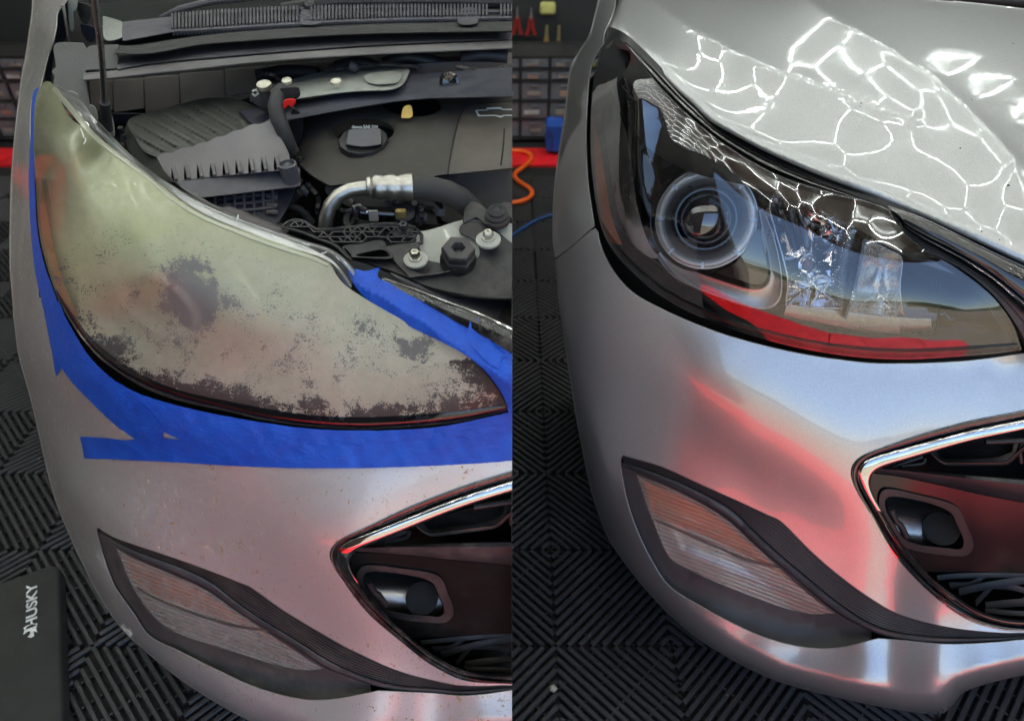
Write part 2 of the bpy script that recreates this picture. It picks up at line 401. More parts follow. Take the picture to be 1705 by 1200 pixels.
def oxidised():
    """cloudy, yellowed, flaking clear plastic"""
    n = N("oxidised_lens"); o = n.obj(); uv = n.uv()
    at = n.new("ShaderNodeAttribute"); at.attribute_name = "wear"; wear = at.outputs["Fac"]        # 0 smooth haze .. 1 flaking
    at2 = n.new("ShaderNodeAttribute"); at2.attribute_name = "bare"; bare = at2.outputs["Fac"]       # where the hazed skin has come off
    at3 = n.new("ShaderNodeAttribute"); at3.attribute_name = "yellow"; yel = at3.outputs["Fac"]
    big = n.noise(uv, 19, 9, .74, .35); mid = n.noise(uv, 75, 6, .7, .2); fine = n.noise(uv, 420, 3, .6)
    m0 = n.math('ADD', n.math('MULTIPLY', big, .72), n.math('MULTIPLY', mid, .28))
    m1 = n.math('ADD', .5, n.math('MULTIPLY', n.math('SUBTRACT', n.math('ADD', m0, n.math('MULTIPLY', n.math('SUBTRACT', fine, .5), .3)), .5), 1.75))
    hole = n.rmp(n.math('ADD', m1, n.math('MULTIPLY', bare, .46)), .70, .73)                       # bare patches
    pit = n.math('MULTIPLY', n.rmp(n.math('ADD', n.noise(uv, 300, 3, .6), n.math('MULTIPLY', wear, n.rmp(big, .42, .62, -.04, .17))), .66, .70), n.rmp(wear, .1, .6))
    hole = n.math('MAXIMUM', hole, pit)
    cy = n.ramp(n.noise(uv, 14, 5, .6), [(.3, (.56, .60, .33)), (.75, (.72, .74, .48))])
    cg = n.ramp(n.noise(uv, 22, 6, .7), [(.3, (.56, .55, .49)), (.75, (.76, .74, .66))])
    col = n.mix(yel, cg, cy)
    grain = n.noise(uv, 900, 2, .6)
    col = n.mix(n.rmp(grain, .35, .75, 0, .5), col, (.30, .29, .24))
    haze = n.bsdf(Base_Color=col, Roughness=n.rmp(wear, 0, 1, .34, .75), Specular_IOR_Level=.5, Coat_Weight=n.rmp(wear, .0, .5, .8, .0), Coat_Roughness=.06, Normal=n.bump(m1, .25, .0008))
    fr = n.new("ShaderNodeFresnel"); fr.inputs[0].default_value = 1.5
    tr = n.new("ShaderNodeBsdfTransparent"); tr.inputs[0].default_value = (.8, .8, .76, 1)
    gl = n.new("ShaderNodeBsdfGlossy"); gl.inputs["Roughness"].default_value = .22
    clear = n.new("ShaderNodeMixShader"); n.link(n.math('MULTIPLY', fr.outputs[0], .6), clear.inputs[0]); n.link(tr.outputs[0], clear.inputs[1]); n.link(gl.outputs[0], clear.inputs[2])
    at5 = n.new("ShaderNodeAttribute"); at5.attribute_name = "low_dark"  # darkens the dull colour toward the lower lens edge
    dull = n.new("ShaderNodeBsdfDiffuse"); n.link(n.mix(at5.outputs["Fac"], (.27, .27, .265), (.085, .07, .066)), dull.inputs[0])
    c2 = n.new("ShaderNodeMixShader"); c2.inputs[0].default_value = .6; n.link(clear.outputs[0], c2.inputs[1]); n.link(dull.outputs[0], c2.inputs[2])
    at4 = n.new("ShaderNodeAttribute"); at4.attribute_name = "cover"; cov = at4.outputs["Fac"]
    tl = n.new('ShaderNodeBsdfTranslucent'); n.link(col, tl.inputs[0]); hz_ = n.new('ShaderNodeMixShader'); hz_.inputs[0].default_value = .20; n.link(haze.outputs[0], hz_.inputs[1]); n.link(tl.outputs[0], hz_.inputs[2])
    mx = n.new("ShaderNodeMixShader"); n.link(n.math('MULTIPLY', cov, n.rmp(mid, .3, .7, .93, 1.07)), mx.inputs[0]); n.link(clear.outputs[0], mx.inputs[1]); n.link(hz_.outputs[0], mx.inputs[2])
    m2 = n.new("ShaderNodeMixShader"); n.link(hole, m2.inputs[0]); n.link(mx.outputs[0], m2.inputs[1]); n.link(c2.outputs[0], m2.inputs[2])
    return n.done(m2)
def tape_mat():
    n = N("blue_tape"); o = n.obj(); f = n.noise(n.mapv(o, (1, 1, 1)), 900, 2, .6); w = n.noise(o, 38, 4, .6, .5); cpe = n.noise(n.mapv(o, (160, 900, 900)), 1, 2)
    c = n.mix(n.rmp(w, .3, .7), (.004, .065, .49), (.007, .10, .62))
    return n.done(n.bsdf(Base_Color=c, Roughness=n.rmp(w, .3, .7, .38, .55), Specular_IOR_Level=.45, Normal=n.bump(n.math('ADD', n.math('MULTIPLY', n.noise(n.mapv(o, (1, 1, 2.2), (0, .6, 0)), 60, 5, .65, 1.2), 2.2), n.math('ADD', n.math('MULTIPLY', f, .5), n.math('MULTIPLY', cpe, .5))), .65, .0014)))
def emis(name, col, s):
    n = N(name); e = n.new("ShaderNodeEmission"); e.inputs[0].default_value = col + (1,); e.inputs[1].default_value = s; return n.done(e)
def ribbed(name, tint, scale, ang=0., ior=1.5, rough=.05, haze=.0, hcol=(.5, .48, .4)):
    n = N(name); uv = n.uv(); mv = n.mapv(uv, (1, 1, 1), (0, 0, ang)); wv = n.new("ShaderNodeTexWave"); wv.bands_direction = 'Y'; wv.inputs["Scale"].default_value = scale
    n.link(mv, wv.inputs["Vector"]); b = n.bump(wv.outputs["Fac"], .6, .0012)
    fr = n.new("ShaderNodeFresnel"); fr.inputs[0].default_value = ior; n.link(b, fr.inputs["Normal"])
    tr = n.new("ShaderNodeBsdfTransparent"); tc = n.mix(n.rmp(wv.outputs["Fac"], .2, .8), tuple(x * .72 for x in tint), tint); n.link(tc, tr.inputs[0])
    gl = n.new("ShaderNodeBsdfGlossy"); gl.inputs["Roughness"].default_value = rough; n.link(b, gl.inputs["Normal"])
    mx = n.new("ShaderNodeMixShader"); n.link(n.math('ADD', n.math('MULTIPLY', fr.outputs[0], 1.3), .03), mx.inputs[0]); n.link(tr.outputs[0], mx.inputs[1]); n.link(gl.outputs[0], mx.inputs[2])
    if haze:  # pale diffuse veil, brightens the fog lamps through colour
        df = n.bsdf(Base_Color=hcol, Roughness=.6, Normal=b); m2 = n.new("ShaderNodeMixShader"); n.link(n.rmp(n.noise(uv, 60, 6, .7), .3, .75, haze * .7, haze * 1.4), m2.inputs[0]); n.link(mx.outputs[0], m2.inputs[1]); n.link(df.outputs[0], m2.inputs[2]); mx = m2
    return n.done(mx)
M = dict(
    paint=paint("silver_paint_clean", False), paintd=paint("silver_paint_dirty", True),
    black=plastic("black_plastic", (.018, .018, .02), .45), gloss=plastic("piano_black", (.008, .008, .009), .08, .02, 200, coat=1.),
    mould=plastic("grained_plastic", (.045, .043, .047), .5, .5, 900), mouldd=plastic("grained_plastic_dusty", (.05, .048, .05), .5, .5, 900, dust=.35),
    blackd=plastic("black_plastic_dusty", (.022, .022, .025), .42, .2, 700, dust=.3), glossd=plastic("piano_black_dusty", (.008, .008, .009), .1, .05, 300, dust=.3, dustcol=(.4, .38, .33), coat=.9),
    void=plastic("dark_cavity", (.006, .006, .007), .8), rubber=plastic("rubber", (.03, .03, .032), .6, .3, 500, dust=.12),
    cowl=plastic("cowl_plastic", (.085, .085, .10), .34, .2, 600, dust=.25), ledge=plastic("dusty_ledge", (.13, .125, .13), .55, .2, 500, dust=.5),
    panel=plastic("heat_stained_panel", (.115, .098, .09), .5, .2, 400, dust=.35, dustcol=(.19, .15, .12)),
    lid=plastic("filter_lid_plastic", (.062, .065, .056), .5, .5, 900, dust=.25, dustcol=(.18, .17, .13)), boxp=plastic("filter_box_plastic", (.15, .14, .145), .42, .3, 700, dust=.3),
    cover=plastic("engine_cover_foam", (.05, .046, .041), .62, .6, 900, dust=.3, dustcol=(.15, .13, .1)), cover2=plastic("engine_cover_panel", (.085, .075, .064), .6, .6, 900, dust=.35, dustcol=(.2, .17, .13)),
    felt=plastic("felt_pad", (.10, .10, .098), .95, .8, 260, dust=.4, dustcol=(.13, .12, .11)), bluish=plastic("dark_blue_plastic", (.025, .028, .045), .4, .15, 600, dust=.1),
    white=plastic("painted_steel", (.42, .43, .38), .4, .1, 300, dust=.3, dustcol=(.34, .3, .22), coat=.4), greenish=plastic("painted_tower", (.32, .34, .31), .4, .1, 300, dust=.3, coat=.3),
    chrome=metal("chrome", (.62, .62, .64), .05), alu=metal("aluminium", (.58, .56, .51), .34, .01, 60), zinc=metal("zinc_bolt", (.62, .6, .52), .35, .03, 90),
    refl=metal("reflector", (.80, .80, .82), .05, .02, 40), satin=plastic("satin_silver", (.50, .485, .49), .3, .05, 300, metal=.7, coat=.5), steel=metal("bare_steel", (.55, .55, .56), .3),
    lens=thin_clear("clear_lens", (.96, .96, .97), 0.0, 1.6, gain=2.1), lensrim=thin_clear("lens_flange", (.72, .74, .74), .3, 1.45, gain=.8), glassball=None,
    oxid=oxidised(), tape=tape_mat(), red=plastic("red_tile", (.78, .012, .018), .4, .2, 300), mat=plastic("floor_tile_plastic", (.024, .024, .026), .36, .3, 800, dust=.18, dustcol=(.06, .058, .054)),
    amber=plastic("amber_plastic", (.95, .20, .02), .2, .1, 300, coat=.6), yellow=plastic("yellow_plastic", (.75, .5, .12), .4), redp=plastic("red_plastic", (.8, .02, .015), .4),
    orange=plastic("orange_hose", (.85, .12, .01), .35), bluep=plastic("blue_fabric", (.01, .07, .38), .7), bluec=plastic("blue_cord", (.01, .06, .22), .4), wht=plastic("white_print", (.80, .84, .80), .5),
    pad=plastic("foam_pad", (.034, .036, .034), .75, .5, 400, dust=.05), foglens=ribbed("fog_lens", (1., .95, .92), 50, -.36, haze=.17, hcol=(.92, .76, .66)), foglensd=ribbed("fog_lens_dirty", (.97, .96, .92), 50, -.36, haze=.25, hcol=(.82, .80, .72)),
    prism=ribbed("fluted_clear", (.93, .93, .95), 75, 1.25, 1.55, .02),
    seal=plastic("dark_seal", (.01, .01, .011), .35, .1, 300))
n = N("projector_glass"); M['glassball'] = n.done(n.bsdf(Base_Color=(.01, .012, .02), Roughness=.02, Coat_Weight=1., Coat_IOR=2.0, Coat_Roughness=.0, Specular_IOR_Level=.9))
n = N("windscreen"); o_ = n.obj(); n_sp = n.noise(o_, 300, 3, .6); M['glass'] = n.done(n.bsdf(Base_Color=n.mix(n.rmp(n_sp, .66, .72, 0, .6), (.01, .014, .013), (.3, .3, .27)), Roughness=.25))
# ------------------------------------------------------------------ the garage: floor, walls, ceiling, yard outside
TL = .41; GX, GY = .077, .653 - .205                     # tile grid origin
def quad_sheet(name, x0, x1, y0, y1, z, mat, nx=1, ny=1):
    mb = MB(); v = [(x0 + (x1 - x0) * i / nx, y0 + (y1 - y0) * j / ny, z) for j in range(ny + 1) for i in range(nx + 1)]
    mb.add(v, [(j * (nx + 1) + i, j * (nx + 1) + i + 1, (j + 1) * (nx + 1) + i + 1, (j + 1) * (nx + 1) + i) for j in range(ny) for i in range(nx)])
    o = mb.build(name, mat, None, 0); o['kind'] = 'structure'; return o
n = N("yard_ground"); o_ = n.obj(); M['yard'] = n.done(n.bsdf(Base_Color=n.ramp(n.noise(o_, .25, 6, .6), [(.3, (.16, .13, .08)), (.55, (.28, .22, .14)), (.75, (.10, .12, .05))]), Roughness=.9))
n = N("concrete"); o_ = n.obj(); M['conc'] = n.done(n.bsdf(Base_Color=n.ramp(n.noise(o_, 3, 8, .7), [(.3, (.20, .17, .13)), (.7, (.30, .26, .2))]), Roughness=.85, Normal=n.bump(n.noise(o_, 60, 5), .4, .003)))
n = N("hill_scrub"); o_ = n.obj(); M['hill'] = n.done(n.bsdf(Base_Color=n.ramp(n.noise(o_, .02, 5, .6), [(.35, (.05, .07, .03)), (.65, (.16, .15, .08))]), Roughness=1.))
quad_sheet("ground", -900, 900, -1500, 900, -.03, M['yard'])
quad_sheet("driveway", -4.2, 4.2, -1.5, -.58, -.022, M['conc'], 4, 4)
quad_sheet("slab", -3.6, 3.6, -.575, 3.7, -.018, M['void'])
mb = MB(); NX = 60                                        # low hills on the horizon outside the open door
for k in range(2):
    vs_ = []; 
    for i in range(NX + 1):
        x = -700 + 1400 * i / NX; y = -420 - 120 * k; h = (14 + 9 * math.sin(i * .31 + k * 2) + 5 * math.sin(i * .83 + k) + random.uniform(0, 3)) * (1 + .6 * k)
        vs_ += [(x, y + 60, -.2), (x, y, h), (x, y - 90, -.2)]
    mb.add(vs_, [f for i in range(NX) for f in ((3 * i, 3 * i + 3, 3 * i + 4, 3 * i + 1), (3 * i + 1, 3 * i + 4, 3 * i + 5, 3 * i + 2))])
o = mb.build("hills", M['hill'], None, 60, fix=True); o['kind'] = 'structure'
n = N("wall_panel"); o_ = n.obj(); M['wallp'] = n.done(n.bsdf(Base_Color=n.mix(n.noise(o_, 2, 4), (.42, .41, .39), (.52, .51, .48)), Roughness=.7))
n = N("ceiling_panel"); o_ = n.obj(); M['ceil'] = n.done(n.bsdf(Base_Color=n.mix(n.noise(o_, 2, 4), (.26, .27, .25), (.33, .33, .30)), Roughness=.75))
n = N("pegboard"); o_ = n.obj(); M['peg'] = n.done(n.bsdf(Base_Color=n.mix(n.noise(o_, 6, 4), (.022, .022, .024), (.04, .04, .042)), Roughness=.6))
CZ = 2.5
def slab_obj(name, c, size, mat):
    o = MB().box(c, size).build(name, mat, None, 0); return o
o = slab_obj("ceiling", (0, 1.35, CZ + .06), (7.0, 4.7, .1), M['ceil']); o['kind'] = 'structure'
for nm, c, s, m in (("wall_back", (0, 3.62, 1.2), (7.0, .1, 2.6), M['peg']), ("wall_left", (-3.45, 1.1, 1.2), (.1, 5.0, 2.6), M['wallp']), ("wall_right", (3.45, 1.1, 1.2), (.1, 5.0, 2.6), M['wallp'])):
    slab_obj(nm, c, s, m)['kind'] = 'structure'
fw = MB(); fw.box((-1.975, -1.02, 1.2), (2.95, .12, 2.6)); fw.box((2.75, -1.02, 1.2), (1.5, .12, 2.6)); fw.box((.75, -1.02, 2.38), (2.5, .12, .3)); fw.build('wall_front_added', M['felt'], None, 0)['kind'] = 'structure'  # added out of view; door opening shaped so the clear lens mirrors dark wall
# floor of clip-together ribbed tiles
floor = quad_sheet("floor", -3.1, 3.1, -.57, 3.1, -.012, M['void'])
def tile_mesh():
    mb = MB(); c = TL / 2; p = .0205
    for ci in range(2):
        for cj in range(2):
            x0, y0 = (ci - 1) * c, (cj - 1) * c; even = (ci + cj) % 2 == 0
            for q in range(-9, 10):                      # ribs across the cell diagonal
                s = c - abs(q) * p - .004; off = q * p / 2
                if s < .008: continue
                mx, my = x0 + c / 2, y0 + c / 2
                if even: dx, dy, ox, oy = 1, -1, off, off
                else: dx, dy, ox, oy = 1, 1, -off, off
                a = np.array([mx + ox, my + oy, 0]); d = np.array([dx, dy, 0]) / 2 * s; nn = np.array([-dy, dx, 0]) / math.sqrt(2) * .0046
                t = nn * .62
                v = [a - d - nn + (0, 0, -.011), a + d - nn + (0, 0, -.011), a + d + nn + (0, 0, -.011), a - d + nn + (0, 0, -.011),
                     a - d - nn + (0, 0, -.002), a + d - nn + (0, 0, -.002), a + d + nn + (0, 0, -.002), a - d + nn + (0, 0, -.002),
                     a - d - t, a + d - t, a + d + t, a - d + t]
                mb.add(v, [(8, 9, 10, 11), (4, 5, 9, 8), (6, 7, 11, 10), (0, 1, 5, 4), (2, 3, 7, 6), (1, 2, 6, 5), (3, 0, 4, 7), (5, 6, 10, 9), (7, 4, 8, 11)])
            for q in (-.62, -.31, 0, .31, .62):          # low webs that tie the ribs together
                s = c * (1 - abs(q)) - .004; mx, my = x0 + c / 2, y0 + c / 2; off = q * c / 2
                if even: dx, dy, ox, oy = 1, 1, -off, off
                else: dx, dy, ox, oy = 1, -1, off, off
                d = np.array([dx, dy, 0]) / math.sqrt(2)
                mb.box((mx + ox, my + oy, -.0075 if q else -.0052), (s * math.sqrt(2), .0022 if q else .003, .007), (d, (-d[1], d[0], 0), (0, 0, 1)))
    return mb
tm = tile_mesh().build("floor_tile", M['mat'], None, 0)
rm_ = MB(); hh = TL / 2 - .002
for dx in range(2):
    for dy in range(2):
        rm_.box((-TL / 4 + dx * TL / 2, -TL / 4 + dy * TL / 2, -.006), (TL / 2 - .004, TL / 2 - .004, .012))
rt = rm_.build("floor_tile", M['red'], None, 0, bevel=.0015)
first_b = first_r = True
for j in range(-2, 7):
    for i in range(-7, 8):
        x, y = GX + i * TL, GY + j * TL
        edge = j == -2 or i in (-7, 7) 
        if j == 6: continue
        src = rt if edge else tm
        if edge and first_r: o = rt; first_r = False
        elif not edge and first_b: o = tm; first_b = False
        else: o = src.copy(); COL.objects.link(o)
        o.parent = floor; o.location = (x, y, random.uniform(0, .0006)); o.rotation_euler = (random.uniform(-.0012, .0012), random.uniform(-.0012, .0012), (random.randrange(2) * math.pi if not edge else 0) + random.uniform(-.002, .002))
rb = MB(); rb.box((0, 0, -.006), (TL - .004, .19, .012)); ro = rb.build("floor_tile", M['red'], floor, 0, bevel=.0015); ro.location = (GX, 2.915, 0)
for i in range(-7, 8):
    if i == 0: continue
    o = ro.copy(); COL.objects.link(o); o.parent = floor; o.location = (GX + i * TL, 2.915, 0)
# hexagonal tube lights on the ceiling (seen only as reflections in paint and lens)
M['led'] = emis("led_tube", (.94, 1.0, .95), LED_STRENGTH)
grid = empty("hexagon_light_grid", (0, 1.2, CZ - .03), "glowing white hexagon tube lights across the garage ceiling, seen mirrored in the silver bonnet", "ceiling light")
S_ = .25; seen = {}
for i in range(-8, 9):
    for j in range(-6, 7):
        cx = i * S_ * 1.5; cy = 1.2 + j * S_ * math.sqrt(3) + (S_ * math.sqrt(3) / 2 if i % 2 else 0)
        if not (-.8 < cy < 3.4 and abs(cx) < 2.6): continue
        cs = [(cx + S_ * math.cos(a * math.pi / 3), cy + S_ * math.sin(a * math.pi / 3)) for a in range(6)]
        for a in range(6):
            p, q = cs[a], cs[(a + 1) % 6]; k = tuple(sorted([(round(p[0], 2), round(p[1], 2)), (round(q[0], 2), round(q[1], 2))]))
            seen[k] = (p, q)
tube0 = None
for k, (p, q) in sorted(seen.items()):
    L = math.dist(p, q); ang = math.atan2(q[1] - p[1], q[0] - p[0])
    if tube0 is None:
        tube0 = MB().tube([(-S_ / 2 + .02, 0, 0), (S_ / 2 - .02, 0, 0)], .0028, 8).build("light_tube", M['led'], None, 40); o = tube0
    else: o = tube0.copy(); COL.objects.link(o)
    o.parent = grid; o.location = ((p[0] + q[0]) / 2, (p[1] + q[1]) / 2 - 1.2, 0); o.rotation_euler = (0, 0, ang)
# storage behind the cars
def cabinet(x0, x1, label, cols):
    y = 3.12; root = empty("drawer_cabinet", ((x0 + x1) / 2, y, .0), label, "drawer cabinet", "parts drawer cabinets along the back wall")
    rows = [(.005, .085, 1), (.09, .165, 1), (.17, .25, 1), (.255, .30, 0), (.305, .35, 0)]
    fr = MB(); w = x1 - x0
    for z in (.0, .0875, .1675, .2525, .3025, .356): fr.box((0, .1, z), (w, .2, .006))
    for c in range(cols + 1): fr.box((-w / 2 + w * c / cols, .101, .178), (.008, .2, .35))
    fr.box((0, .21, .178), (w + .01, .02, .37)); fr.build("frame", M['blackd'], root, 0)
    cols_ = [(.35, .17, .12), (.4, .27, .21), (.16, .27, .27), (.42, .42, .4), (.3, .27, .22), (.25, .3, .08), (.3, .25, .22), (.3, .25, .22)]
    drn = N("clear_drawer"); 
    n = N("drawer_plastic"); uvn = n.obj(); MM = n.done(n.bsdf(Base_Color=(.17, .18, .2), Roughness=.25, Coat_Weight=.6))
    for r, (z0, z1, tall) in enumerate(rows):
        for c in range(cols):
            cx = -w / 2 + w * (c + .5) / cols; dw = w / cols - .012
            d = MB(); d.box((cx, .03, (z0 + z1) / 2), (dw, .04, z1 - z0 - .008)); d.box((cx, .004, z1 - .016), (dw * .35, .012, .008))
            do = d.build("drawer", MM, root, 0, bevel=.002)
            it = MB(); it.box((cx + random.uniform(-.02, .02), .006, z0 + (z1 - z0) * .38), (dw * random.uniform(.3, .6), .006, (z1 - z0) * random.uniform(.2, .35)))
            it.build("contents", plastic("drawer_contents", random.choice(cols_), .5), do, 0, bevel=.002)
    return root
cabinet(-.22, .42, "clear-fronted parts drawers on the floor behind the clean car, beside the orange hose", 5)
cabinet(-2.72, -1.96, "clear-fronted parts drawers behind the taped car, at the far left edge", 6)
def at(u, v, Y): return W(u, v, Y)
YW = 3.55
def hung(name, label, cat, u, v, build):
    p = at(u, v, YW - .02); r = empty(name, tuple(p), label, cat, {"pliers": "red-handled pliers on the dark wall", "brush": "brushes hanging on the dark wall"}.get(name)); build(r, pxm(u, v, YW)); return r
M['dred'] = plastic('dark_red_grip', (.30, .02, .018), .5)
def pliers(r, s):
    for sx in (-1, 1):
        MB().tube([(sx * s * 2, 0, s * 14), (sx * s * 3, 0, 0), (sx * s * 7, 0, -s * 12)], [s * 3, s * 3, s * 3.4], 8).build("handle", M['dred'], r)
    MB().tube([(0, 0, s * 12), (0, 0, s * 30)], [s * 3, s * .8], 8).build("jaw", M['steel'], r)
    MB().box((0, 0, -s * 14), (s * 19, s * 3, s * 5)).build("cross_bar", M['black'], r, bevel=.003)
hung("pliers", "red-handled pliers hanging on the dark wall nearest the left-hand photo edge, left of the pair", "pliers", 861, 45, pliers)
hung("pliers", "red-handled pliers hanging on the dark wall, right of the pair under the yellow sponge", "pliers", 884, 46, pliers)
def brush(r, s, col=(.3, .2, .06), L=32):
    MB().tube([(0, 0, s * L / 2), (0, 0, -s * 2)], [s * 2.4, s * 3], 8).build("handle", plastic("brush_handle", (.24, .2, .1), .5), r)
    MB().tube([(0, 0, -s * 2), (0, 0, -s * L / 2)], [s * 4, s * 6], 10).build("bristles", plastic("bristle", col, .9, .8, 300), r)
hung("brush", "brown-handled brush hanging on the dark wall beside the red-handled pliers", "brush", 910, 60, brush)
hung("brush", "longer dark brush hanging on the dark wall, right of the brown-handled brush", "brush", 930, 65, lambda r, s: brush(r, s, (.10, .08, .05), 40))
def sponge(r, s): MB().box((0, 0, 0), (s * 26, s * 12, s * 19)).build("foam", plastic("yellow_foam", (.62, .6, .2), .95, .9, 120), r, bevel=.012)
hung("sponge", "pale yellow sponge block hanging high on the dark wall", "sponge", 912, 14, sponge)
def redbox(r, s): MB().box((0, 0, 0), (s * 17, s * 8, s * 8)).build("body", plastic("red_case", (.25, .02, .02), .5), r, bevel=.004); MB().box((0, -s * 4, s * 5), (s * 6, s * 3, s * 3)).build("latch", M['black'], r, bevel=.002)
hung("small_case", "small dark red case hung low on the dark wall above the drawers", "case", 868, 89, redbox)
for x0, x1, z, lab in ((.1, .55, 1.02, "dark red-brown shelf on the wall above the yellow sponge"), (-3.1, -2.2, .77, "dark red-brown shelf on the wall at the top left corner")):
    s = empty("wall_shelf", ((x0 + x1) / 2, 3.46, z), lab, "shelf", "dark red shelves on the back wall"); w = x1 - x0
    MB().box((0, 0, 0), (w, .2, .06)).build("board", plastic("shelf_board", (.06, .018, .014), .5), s, 0, bevel=.003)
    for sx in (-.42, .42): MB().box((sx * w, .05, -.05), (.02, .1, .05)).build("bracket", M['black'], s, 0)
# hoses and bag on the floor of the right half
def ground_curve(pts, r, z=None, n=80):
    c = crn(pts, n); z = r if z is None else z; return [Vector(p) for p in W(c[:, 0], c[:, 1], (H - z) / kk(c[:, 1]))]
def flo(name, pts, r, mat, label, cat):
    P = ground_curve(pts, r); P = [p for p in P]; o = MB().tube(P, r, 10).build(name, mat); return tag(o, label, cat)
flo("air_hose", [(846, 251), (866, 251), (883, 256), (887, 263), (876, 275), (860, 286), (854, 292), (862, 301), (880, 312), (888, 320), (882, 330), (866, 336), (846, 339)], .009, M['orange'], "orange air hose looping on the black floor at the left of the clean car", "hose")
flo("power_cord", [(846, 399), (860, 387), (885, 371), (905, 362), (930, 356), (960, 353)], .006, M['bluec'], "dark blue cord lying on the black floor left of the clean car", "cord")
bg_ = empty("tool_bag", tuple(at(921, 246, 2.98)), "blue fabric bag standing on the red floor edge beside the drawers", "bag")
s = pxm(921, 246, 2.98); 
mb = MB(); rows = [(-12, -1, 9, 0), (-13, 2, 10, 14), (-12, 4, 10, 28), (-13, 2, 10, 41), (-11, 1, 8, 44)]
v = []; 
for (x0, yo, x1, z) in rows:
    v += [(s * x0 * 1.0, -.05, s * z), (s * x1 * 1.6, -.06, s * z), (s * x1 * 1.6, .06, s * z), (s * x0, .06, s * z)]
mb.add(v, [(4 * i + a, 4 * i + (a + 1) % 4, 4 * i + 4 + (a + 1) % 4, 4 * i + 4 + a) for i in range(4) for a in range(4)] + [(3, 2, 1, 0), (16, 17, 18, 19)])
mb.build("bag_body", M['bluep'], bg_, 60, bevel=.006)
MB().tube([(s * -8, -.07, s * 36), (s * -4, -.085, s * 26), (s * -3, -.085, s * 14), (s * -6, -.075, s * 3)], .0028, 8).build("strap", M['black'], bg_)
# grit caught between the ribs
gm = MB()
for _ in range(260):
    x, y = random.uniform(-1.1, .45), random.uniform(.5, 1.6); r = random.uniform(.0008, .0022); z = random.choice([0, -.009])
    gm.add([(x + r, y, z), (x - r, y + r * .5, z), (x, y - r, z), (x, y, z + r * 1.4)], [(0, 1, 3), (1, 2, 3), (2, 0, 3)])
tag(gm.build("floor_grit", plastic("grit", (.32, .29, .24), .9), None, 0), "pale specks of grit scattered between the ribs of the black floor", "grit", kind="stuff")
p = at(921, 1146, (H) / float(kk(1146)))
tag(MB().lathe([(0, .006), (.004, .0055), (.0062, .003), (.006, 0), (.0045, -.003)], tuple(p), (0.1, 0, 1), 9, flut=.18, fn=4).build("pebble", plastic("pebble_stone", (.42, .38, .3), .9, .8, 300)), "small pale pebble lying on the black floor ribs under the clean car", "pebble")
# kneeling pad, bottom left
pz = .034
def Pz(u, v, z): return W(u, v, (H - z) / kk(v))
a_, b_ = Pz(97, 934, pz), Pz(106, 1290, pz); ax = (b_ - a_) / np.linalg.norm(b_ - a_); sx_ = np.array([ax[1], -ax[0], 0]); 
if sx_[0] > 0: sx_ = -sx_
pr = empty("kneeling_pad", tuple(a_ - [0, 0, pz]), "dark grey foam kneeling pad with white lettering lying on the ribbed floor at lower left", "kneeling pad")
WP, LP_ = .42, .62
mb = MB(); R_ = .018; ol = []
for cx, cy, a0 in ((R_, R_, 180), (WP - R_, R_, 270), (WP - R_, LP_ - R_, 0), (R_, LP_ - R_, 90)):
    for k in range(7): t = math.radians(a0 + 15 * k); ol.append((cx + R_ * math.cos(t), cy + R_ * math.sin(t)))
prof = [(0, 0), (0, .026), (.0015, .031), (.005, .0338)]
vv = []
for ins, z in prof:
    for (x, y) in ol:
        q = a_ * [1, 1, 0] + sx_ * (x + (ins if x < WP / 2 else -ins)) + ax * [1, 1, 0] * (y + (ins if y < LP_ / 2 else -ins)); vv.append((q[0], q[1], z))
m_ = len(ol)
mb.add(vv, [(i * m_ + j, i * m_ + (j + 1) % m_, (i + 1) * m_ + (j + 1) % m_, (i + 1) * m_ + j) for i in range(3) for j in range(m_)] + [tuple(3 * m_ + j for j in range(m_))])
keep(mb.build("pad_foam", M['pad'], None, 50, fix=True), pr)
def text_obj(name, body, mat, O, X, Yv, height, parent=None, bold=.0, extr=.0003, width=None):
    cu = bpy.data.curves.new(name, 'FONT'); cu.body = body; cu.size = 1; cu.extrude = .02; cu.offset = bold
    t = bpy.data.objects.new("tmp_text", cu); COL.objects.link(t); dg = bpy.context.evaluated_depsgraph_get(); me = bpy.data.meshes.new_from_object(t.evaluated_get(dg))
    bpy.data.objects.remove(t); co = np.array([v.co for v in me.vertices]); lo, hi = co.min(0), co.max(0); co -= lo; co /= (hi[1] - lo[1])
    wd_ = co[:, 0].max(); sxx = (width / wd_) if width else height
    O, X, Yv = np.array(O), np.array(X), np.array(Yv); Zv = np.cross(X, Yv); Zv /= np.linalg.norm(Zv)
    P = O + np.outer(co[:, 0] * sxx, X) + np.outer(co[:, 1] * height, Yv) + np.outer(co[:, 2] / max(1e-6, co[:, 2].max()) * extr, Zv)
    mb = MB(); mb.add(P, [tuple(p.vertices) for p in me.polygons]); bpy.data.meshes.remove(me)
    return mb.build(name, mat, parent, 0)
tx0, tx1 = Pz(62, 1040, .0345), Pz(62, 968, .0345); up_ = Pz(43, 1030, .0345) - Pz(62, 1030, .0345)
X_ = (tx1 - tx0) / np.linalg.norm(tx1 - tx0); Yv_ = up_ - X_ * (up_ @ X_); hgt_ = np.linalg.norm(Yv_); Yv_ /= hgt_
keep(text_obj("lettering", "HUSKY", M['wht'], tx0 - [0, 0, .0003], X_, Yv_, hgt_, None, .022, .0006, np.linalg.norm(tx1 - tx0)), pr)
dog = [(45, 1041), (50, 1040), (55, 1037), (62, 1041), (60, 1046), (62, 1052), (56, 1050), (57, 1058), (52, 1061), (46, 1060), (50, 1056), (51, 1050), (46, 1051), (39, 1056), (41, 1049), (39, 1045)]
